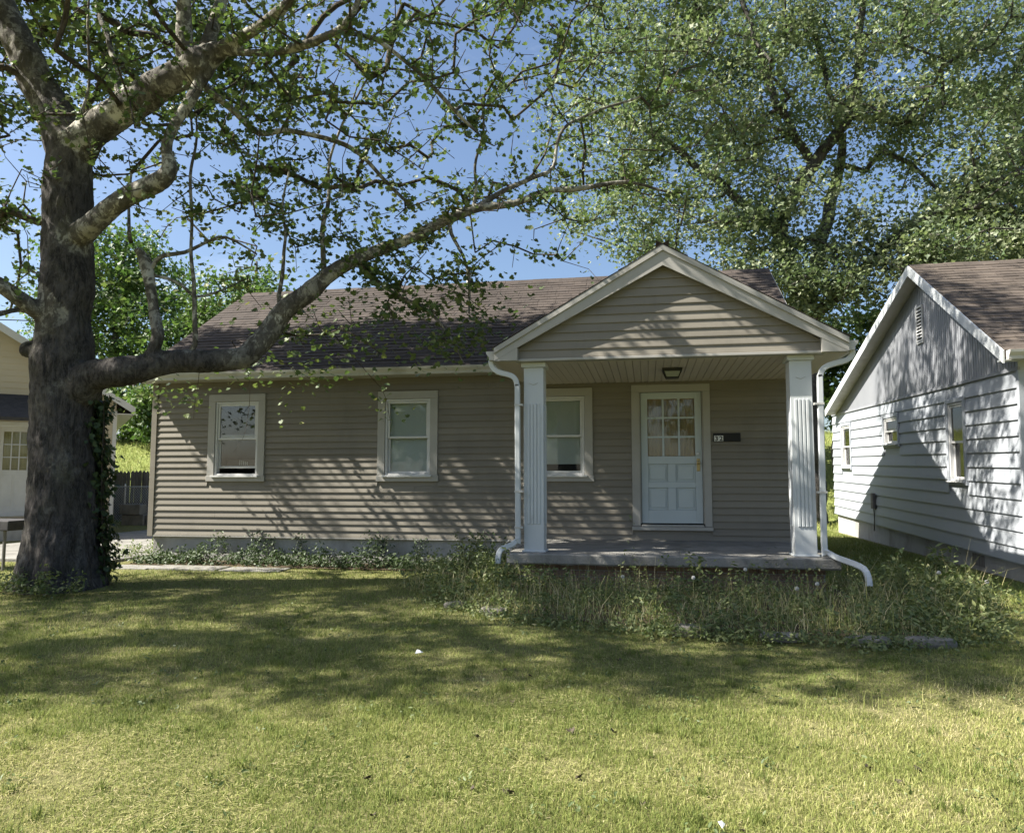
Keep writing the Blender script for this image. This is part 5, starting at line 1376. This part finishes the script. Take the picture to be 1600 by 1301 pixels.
def bed_front(x):
    return np.interp(x, [-3.2, -2.4, -1.8, -1.0, -0.3, 1.0, 2.1, 2.9, 3.5, 3.9], [9.5, 8.2, 7.65, 7.2, 6.98, 6.82, 6.76, 7.3, 8.4, 9.4])
def bed_points(n):
    x = rng.uniform(-3.1, 3.8, n); y = rng.uniform(6.8, 10.3, n)
    ok = (y > bed_front(x) + rng.normal(0, 0.08, n)) & ((y < 9.30) | (x < -1.85) | (x > 2.3)) & ((y < 9.32) | (x > -3.1))
    return x[ok], y[ok]
m = MB(); xs = np.linspace(-3.0, 3.7, 24)
pts = [(x, float(bed_front(x)) + 0.32, -0.004) for x in xs] + [(3.7, 10.4, 0.012), (2.2, 10.4, 0.012), (2.15, 9.5, 0.012), (-1.7, 9.5, 0.012), (-1.8, 10.9, 0.012), (-3.0, 10.9, 0.012)]
m.poly(pts, [tuple(range(len(pts)))]); tag(m.build('weed_bed_soil', 'soil'), kind='structure')
m = MB(); m.poly([(-8.3, 10.88, 0.010), (-3.0, 10.95, 0.010), (-3.0, W + 0.05, 0.010), (-8.3, W + 0.05, 0.010)], [(0, 1, 2, 3)]); tag(m.build('foundation_bed_soil', 'soil'), kind='structure')

def clumps(cx, cy, h, per, spread, size, tilt=0.8, cz=0.0):
    """leafy clumps: leaves spread up a bushy stem"""
    n = len(cx); k = rng.poisson(per, n)
    idx = np.repeat(np.arange(n), k); N = len(idx)
    t = rng.random(N) ** 0.8
    hh = h[idx] * t
    r = spread * (0.35 + 0.9 * np.sin(np.pi * np.clip(t * 0.85 + 0.1, 0, 1)))
    a = rng.uniform(0, 2 * np.pi, N); rr = r * np.sqrt(rng.random(N))
    pos = np.stack([cx[idx] + rr * np.cos(a), cy[idx] + rr * np.sin(a), 0.01 + cz + hh], 1)
    nrm = np.stack([0.6 * np.cos(a), 0.6 * np.sin(a), np.ones(N)], 1) + rng.normal(0, tilt * 0.6, (N, 3))
    base = rng.random(n)[idx]
    return pos, size * rng.uniform(0.5, 1.3, N), nrm, np.clip(0.6 * base + 0.4 * rng.random(N) , 0, 1)
def blades(x, y, h, w, lean, rnd, z0=None, seg3=True):
    N = len(x)
    a = rng.uniform(0, 2 * np.pi, N); b = rng.uniform(0, 2 * np.pi, N)
    z0 = ground_z(x, y) if z0 is None else z0
    base = np.stack([x, y, z0], 1)
    side = np.stack([np.cos(a), np.sin(a), 0 * a], 1) * (w / 2)[:, None]
    d = np.stack([np.cos(b), np.sin(b), 0 * b], 1)
    l = lean * rng.random(N)
    mid = base + d * (l * h * 0.35)[:, None]; mid[:, 2] += h * 0.55
    tip = base + d * (l * h)[:, None]; tip[:, 2] += h * np.sqrt(np.clip(1 - (0.75 * l) ** 2, 0.1, 1))
    if seg3:
        V = np.stack([base - side, base + side, mid + side * 0.75, mid - side * 0.75, tip], 1).reshape(-1, 3)
        T = np.array([(0, 1, 2), (0, 2, 3), (3, 2, 4)]); k = 5
    else:
        V = np.stack([base - side, base + side, tip], 1).reshape(-1, 3); T = np.array([(0, 1, 2)]); k = 3
    T = (T[None] + (np.arange(N) * k)[:, None, None]).reshape(-1, 3)
    return V, T, np.repeat(rnd, k)
def join(parts):
    V, T, A_ = [], [], []; o = 0
    for v, t, a in parts:
        V.append(v); T.append(t + o); A_.append(a); o += len(v)
    return np.concatenate(V), np.concatenate(T), np.concatenate(A_)

x, y = bed_points(2300)
pt = 0.5 + 0.5 * np.sin(x * 2.9 + 1.3 * np.sin(y * 2.1)) * np.sin(y * 3.7 + x)
keep = rng.random(len(x)) < 0.30 + 0.75 * pt; x, y, pt = x[keep], y[keep], pt[keep]
h = (rng.gamma(4, 0.029, len(x)) + 0.025) * (0.55 + 0.7 * pt) * (1 + 0.9 * np.clip((y - 8.3) / 0.9, 0, 1)) + 0.04 * (np.sin(x * 2.3) * np.sin(y * 3.1) > 0)
P = [clumps(x, y, h, 18, 0.09, 0.046)]
# bushier weeds by the left column and at the right end of the bed
def bush(n, c, s, hgt, per, spread, size):
    xx = c[0] + rng.normal(0, s[0], n); yy = c[1] + rng.normal(0, s[1], n)
    return clumps(xx, yy, np.abs(rng.normal(hgt, hgt * 0.25, n)), per, spread, size)
P += [bush(60, (-2.2, 10.1), (0.35, 0.35), 0.34, 26, 0.10, 0.05), bush(50, (-1.75, 9.0), (0.4, 0.25), 0.28, 26, 0.10, 0.05), bush(40, (2.6, 7.5), (0.35, 0.25), 0.20, 22, 0.10, 0.055), bush(40, (3.2, 9.2), (0.35, 0.5), 0.30, 22, 0.12, 0.07)]
xf = rng.uniform(-2.6, 3.2, 420); P += [clumps(xf, bed_front(xf) - np.abs(rng.normal(0, 0.17, 420)) + 0.05, rng.uniform(0.02, 0.11, 420), 10, 0.08, 0.04)]
P += [bush(30, (2.75, 8.4), (0.45, 0.45), 0.24, 18, 0.10, 0.055)]
pos, sz, nrm, rnd = [np.concatenate(q) for q in zip(*P)]
ok = ~((pos[:, 1] > 9.27) & (pos[:, 0] > -1.76) & (pos[:, 0] < 2.2))
w_leaf = scatter(OVAL, pos[ok], sz[ok], nrm[ok], rnd[ok])
x, y = bed_points(8000)
gb = blades(x, y, (rng.gamma(5, 0.031, len(x)) + 0.03) * (1 + 0.6 * np.clip((y - 8.3) / 0.9, 0, 1)), rng.uniform(0.004, 0.009, len(x)), np.full(len(x), 0.9), np.clip(rng.beta(2, 2, len(x)) + 0.22, 0, 1))
V, T, a = w_leaf; tag(np_mesh('bed_weeds', V, T, 'leaf_weed', None, {'rnd': a}), 'tangle of leafy green weeds filling the bed before the porch', 'weeds', None, 'stuff')
V, T, a = gb; tag(np_mesh('bed_grass', V, T, 'grass', None, {'rnd': a}), 'long grass blades growing among the bed weeds', 'grass', None, 'stuff')
# plants along the foundation
n = 640; x = rng.uniform(-8.2, -2.0, n); y = rng.uniform(10.98, 11.55, n)
h = (0.08 + 0.30 * np.clip((y - 10.95) / 0.6, 0, 1) * (0.4 + 0.6 * (np.sin(x * 2.1 + 1) + np.sin(x * 4.7)) ** 2 / 2)) * rng.uniform(0.5, 1.3, n)
P = [clumps(x, y, h, 17, 0.11, 0.052)]
for xx, ht, nn in ((-6.45, 0.50, 90), (-6.2, 0.46, 70), (-5.65, 0.46, 90), (-4.25, 0.43, 130), (-3.62, 0.42, 70), (-2.6, 0.55, 60)):   # creepers up the wall
    zz = rng.random(nn) * ht
    P.append((np.stack([xx + rng.normal(0, 0.07, nn) + 0.1 * zz, 11.63 + rng.normal(0, 0.015, nn) - 0.02 * (zz > 0.38), zz + 0.02], 1), rng.uniform(0.035, 0.06, nn), np.stack([rng.normal(0, 0.4, nn), -np.ones(nn), rng.normal(0.5, 0.4, nn)], 1), rng.random(nn) * 0.5))
pos, sz, nrm, rnd = [np.concatenate(q) for q in zip(*P)]
pos[:, 1] = np.minimum(pos[:, 1], np.where(pos[:, 2] > 0.40, 11.60, 11.66))
V, T, a = scatter(OVAL, pos, sz, nrm, rnd); tag(np_mesh('foundation_plants', V, T, 'leaf_ivy', None, {'rnd': a}), 'low dark creeping plants along the house foundation', 'plants', None, 'stuff')
# driveway weeds and growth at the tree's foot
n = 70; x = np.concatenate([rng.uniform(-9.3, -8.3, 40), rng.uniform(-8.4, -6.6, n)]); y = np.concatenate([rng.uniform(11.2, 12.6, 40), rng.uniform(7.75, 8.1, n)])
pos, sz, nrm, rnd = clumps(x, y, rng.uniform(0.08, 0.32, len(x)), 18, 0.09, 0.05)
V, T, a = scatter(OVAL, pos, sz, nrm, rnd); tag(np_mesh('yard_weeds', V, T, 'leaf_weed', None, {'rnd': a}), 'scattered leafy weeds at the tree foot and driveway edge', 'weeds', None, 'stuff')

def tall_weed(label, x, y, hgt, n, leaf, mat='leaf_weed', group='tall weeds standing out of the bed'):
    t = empty('tall_weed', (x, y, 0)); tag(t, label, 'weed', group)
    m = MB((x, y, 0)); L = []
    for k in range(n):
        a = 2 * math.pi * k / n + random.random(); s = random.uniform(0.10, 0.32) * hgt; hh = hgt * random.uniform(0.75, 1.05)
        P = catmull([(x, y, 0, 0.006), (x + 0.4 * s * math.cos(a), y + 0.4 * s * math.sin(a), hh * 0.5, 0.0045), (x + s * math.cos(a), y + s * math.sin(a), hh, 0.002)], 0.05)
        m.tube(P, 5)
        for q in P[2:]:
            for _ in range(3):
                L.append((q[0] + random.uniform(-.03, .03), q[1] + random.uniform(-.03, .03), q[2] + random.uniform(-.02, .03)))
    m.build('stem', 'stalk', t)
    L = np.array(L); N = len(L)
    plant_leaves('foliage', L, leaf * rng.uniform(0.6, 1.2, N), np.concatenate([rng.normal(0, 0.6, (N, 2)), np.ones((N, 1))], 1), np.clip(rng.random(N) * 0.7 + 0.1, 0, 1), OVAL, mat, t)
for a in (('bushy tall weed left of the left downspout', -2.45, 10.2, 0.62, 9, 0.06), ('slim weed sprouting in front of the porch floor edge', 0.55, 9.0, 0.55, 4, 0.07), ('weed beside the bent end of the right downspout', 2.75, 9.0, 0.55, 6, 0.07),
          ('broad-leaved dark weed in the shade beside the white house', 3.55, 10.1, 0.50, 6, 0.10), ('tall weed between the walk slabs and the driveway', -8.75, 12.3, 0.55, 4, 0.07), ('leafy weed at the far right end of the bed', 3.1, 7.9, 0.36, 8, 0.06), ('weed growing against the left column foot', -1.95, 9.15, 0.45, 8, 0.055)):
    tall_weed(*a)
# dandelion stalks with seed heads
def dandelion(x, y, h, lean, label, head=True):
    t = empty('dandelion', (x, y, 0)); tag(t, label, 'dandelion', 'dandelions gone to seed in the bed')
    m = MB((x, y, 0)); P = catmull([(x, y, 0, 0.0035), (x + lean * 0.3, y, h * 0.6, 0.003), (x + lean, y - 0.02, h, 0.0028)], 0.04); m.tube(P, 5); m.build('stalk', 'stalk', t)
    c = P[-1][:3]; m = MB(tuple(c)); n = 60
    if head:
        for k in range(n):
            z = 1 - 2 * (k + 0.5) / n; a = k * 2.39996; r = math.sqrt(1 - z * z); d = Vector((r * math.cos(a), r * math.sin(a), z)) ; p = Vector(c) + d * 0.020
            u = d.orthogonal().normalized() * 0.0045; w = d.cross(u)
            m.poly([tuple(p + u), tuple(p + w), tuple(p - u), tuple(p - w), tuple(Vector(c))], [(0, 1, 2, 3), (0, 2, 4)])
    else:
        m.tube([(*c, 0.003), (c[0], c[1], c[2] + 0.012, 0.007), (c[0], c[1], c[2] + 0.02, 0.004)], 7)
    m.build('seed_head' if head else 'spent_head', 'fluff', t)
for i, (x, y, h, l, lab) in enumerate(((0.98, 8.3, 0.42, 0.02, 'tallest seeding dandelion, below the right end of the door'), (1.72, 8.2, 0.30, -0.03, 'seeding dandelion below the right column'), (2.92, 8.55, 0.40, 0.04, 'seeding dandelion right of the downspout end'), (0.45, 8.0, 0.36, 0.0, 'seeding dandelion straight below the door'),
                                      (-0.3, 8.1, 0.34, 0.03, 'seeding dandelion below the porch window'), (3.35, 8.35, 0.34, -0.02, 'rightmost seeding dandelion of the bed'), (1.35, 7.6, 0.33, 0.03, 'seeding dandelion nearest the front edging stones'))):
    dandelion(x, y, h, l, lab)
for k in range(46):
    x = random.uniform(-1.2, 3.3); y = float(bed_front(x)) + random.uniform(0.15, 1.3)
    if 9.2 < y: continue
    h = random.uniform(0.22, 0.46); l = random.choice((0.02, -0.03, 0.06, 0.1, -0.08))
    t = MB((x, y, 0)); t.tube(catmull([(x, y, 0, 0.0035), (x + l * 0.4, y, h * 0.65, 0.003), (x + l * 1.4, y - 0.03, h, 0.0022)], 0.05), 5)
    tag(t.build('bare_stalk', 'stalk'), 'thin bare pale stalk rising from the porch weeds', 'stalk', 'bare stalks among the weeds')

# ------------------------------------------------------------------ lawn grass
def wedge(n, z0, z1, half=0.74, pad=2.2):
    Z = rng.uniform(z0, z1, n); L = rng.uniform(-1, 1, n) * (half * Z + pad)
    return -math.sin(YAW) * Z + math.cos(YAW) * L, math.cos(YAW) * Z + math.sin(YAW) * L
def vnoise(x, y, s, seed=0):
    return np.array([mnoise.noise(Vector((a * s, b * s, seed))) for a, b in zip(x, y)])
def lawn_ok(x, y):
    ok = (y < bed_front(np.clip(x, -3.1, 3.9)) + 0.05) | (x < -3.0) | (x > 3.85)
    ok &= ~((y > 10.40) & (x > -8.6) & (x < 2.3) & ((y > 10.95) | ((rng.random(len(x)) < 0.35) & (x < -5.2)))) & ~((x < -8.6) & (y > 11.0)) & ~((x > 4.8) & (y > 10.9))
    ok &= ((x + 7.45) ** 2 + (y - 8.6) ** 2 > 0.62 ** 2)
    return ok
parts = []
for n, z0, z1, hm, wd, three in ((NG0, 2.3, 4.6, 0.027, 0.0034, True), (NG1, 4.6, 7.0, 0.030, 0.0050, False), (NG2, 7.0, 12.5, 0.040, 0.0075, False)):
    x, y = wedge(n, z0, z1); ok = lawn_ok(x, y); x, y = x[ok], y[ok]
    # patchiness read from a coarse lattice of noise
    g = 0.06; gxv = np.arange(x.min() - 1, x.max() + 1, g * 2.5); gyv = np.arange(y.min() - 1, y.max() + 1, g * 2.5)
    XX, YY = np.meshgrid(gxv, gyv)
    def field(s, seed):
        f = vnoise(XX.ravel(), YY.ravel(), s, seed).reshape(XX.shape)
        return f[np.clip(((y - gyv[0]) / (g * 2.5)).round().astype(int), 0, len(gyv) - 1), np.clip(((x - gxv[0]) / (g * 2.5)).round().astype(int), 0, len(gxv) - 1)]
    big, mid_ = field(0.55, 3.1), field(2.3, 7.7)
    # the worn, strawy stretches: near left corner and right of the middle
    straw = np.exp(-((x + 2.6) ** 2 + (y - 3.0) ** 2) / 0.5) + 0.9 * np.exp(-((x - 2.0) ** 2 / 1.2 + (y - 5.1) ** 2 / 0.5)) + 0.5 * np.exp(-((x - 1.3) ** 2 / 0.8 + (y - 3.6) ** 2 / 0.2))
    dry = np.clip(0.42 + 0.55 * big + 0.5 * mid_ + 0.45 * straw, 0, 1)
    rnd = np.clip(0.62 * dry + rng.normal(0.12, 0.16, len(x)), 0, 1)
    fine = field(5.0, 9.2)
    thin = rng.random(len(x)) > 0.35 * straw + 0.9 * np.clip(mid_ - 0.12, 0, 1) + 0.8 * np.clip(fine - 0.2, 0, 1)
    x, y, rnd, big, straw = x[thin], y[thin], rnd[thin], big[thin], straw[thin]
    h = hm * rng.uniform(0.4, 1.4, len(x)) * (1 + 0.5 * big - 0.3 * mid_[thin]) * (1 - 0.35 * np.clip(straw, 0, 1))
    v, t, a = blades(x, y, h, wd * rng.uniform(0.7, 1.3, len(x)), np.full(len(x), 1.32), rnd, seg3=three)
    parts.append((v, t, a))
# dead straw lying flat in the turf, tufts of coarser grass and little broad-leaved rosettes
def flat_straw(n, z0, z1):
    x, y = wedge(n, z0, z1); ok = lawn_ok(x, y); x, y = x[ok], y[ok]
    w = np.array([mnoise.noise(Vector((p * 1.1, q * 1.1, 5.5))) + 0.6 * mnoise.noise(Vector((p * 3.1, q * 3.1, 1.5))) for p, q in zip(x, y)])
    k = w + rng.normal(0, 0.18, len(x)) > 0.12; x, y = x[k], y[k]; N = len(x)
    a = rng.uniform(0, 2 * np.pi, N); L = rng.uniform(0.012, 0.036, N)
    d = np.stack([np.cos(a), np.sin(a), rng.normal(0, 0.12, N)], 1) * L[:, None]; s = np.stack([-np.sin(a), np.cos(a), 0 * a], 1) * 0.0011
    b = np.stack([x, y, ground_z(x, y) + rng.uniform(0.010, 0.024, N)], 1)
    V = np.stack([b - d / 2 - s, b - d / 2 + s, b + d / 2 + s, b + d / 2 - s], 1).reshape(-1, 3)
    T = (np.array([(0, 1, 2), (0, 2, 3)])[None] + (np.arange(N) * 4)[:, None, None]).reshape(-1, 3)
    return V, T, np.repeat(np.clip(rng.normal(0.74, 0.13, N), 0, 1), 4)
parts.append(flat_straw(60000, 2.4, 6.0))
cx, cy = wedge(420, 2.5, 8.0); ok = lawn_ok(cx, cy); cx, cy = cx[ok], cy[ok]
ti = np.repeat(np.arange(len(cx)), rng.poisson(34, len(cx))); N = len(ti)
parts.append(blades(cx[ti] + rng.normal(0, 0.022, N), cy[ti] + rng.normal(0, 0.022, N), rng.uniform(0.03, 0.075, N), np.full(N, 0.0045), np.full(N, 1.2), np.clip(rng.normal(0.22, 0.10, N), 0, 1)))
cx, cy = wedge(520, 2.5, 8.5); ok = lawn_ok(cx, cy); cx, cy = cx[ok], cy[ok]
pos, sz, nrm, rnd = clumps(cx, cy, np.full(len(cx), 0.030), 10, 0.05, 0.026)
pos[:, 2] += ground_z(pos[:, 0], pos[:, 1]) + 0.004
V, T, a = scatter(OVAL, pos, sz, nrm, rnd * 0.7); tag(np_mesh('lawn_weeds', V, T, 'leaf_weed', None, {'rnd': a}), 'little broad-leaved weeds scattered through the lawn', 'weeds', None, 'stuff')
# stray taller stems in the right of the lawn
x = rng.normal(1.7, 0.7, 170); y = rng.normal(4.7, 0.55, 170)
parts.append(blades(x, y, rng.uniform(0.07, 0.15, 170), np.full(170, 0.004), np.full(170, 0.3), rng.uniform(0.4, 0.8, 170)))
# the strip between the two houses and the rear bank
x = rng.uniform(2.3, 4.8, 26000); y = rng.uniform(9.2, 21.5, 26000)
parts.append(blades(x, y, rng.uniform(0.03, 0.09, len(x)), np.full(len(x), 0.010), np.full(len(x), 1.0), np.clip(rng.normal(0.3, 0.15, len(x)), 0, 1), seg3=False))
n = 30000; x = np.concatenate([rng.uniform(-28, -10, n), rng.uniform(-10, 18, n)]); y = np.concatenate([rng.uniform(23.5, 34, n), rng.uniform(22, 34, n)])
parts.append(blades(x, y, rng.uniform(0.08, 0.28, len(x)), np.full(len(x), 0.03), np.full(len(x), 1.0), np.clip(rng.normal(0.45, 0.14, len(x)), 0, 1), seg3=False))
V, T, a = join(parts)
tag(np_mesh('lawn_grass', V, T, 'grass', None, {'rnd': a}), 'short patchy lawn grass, green with straw-coloured worn spots', 'grass', None, 'stuff')
print('grass tris', len(T))
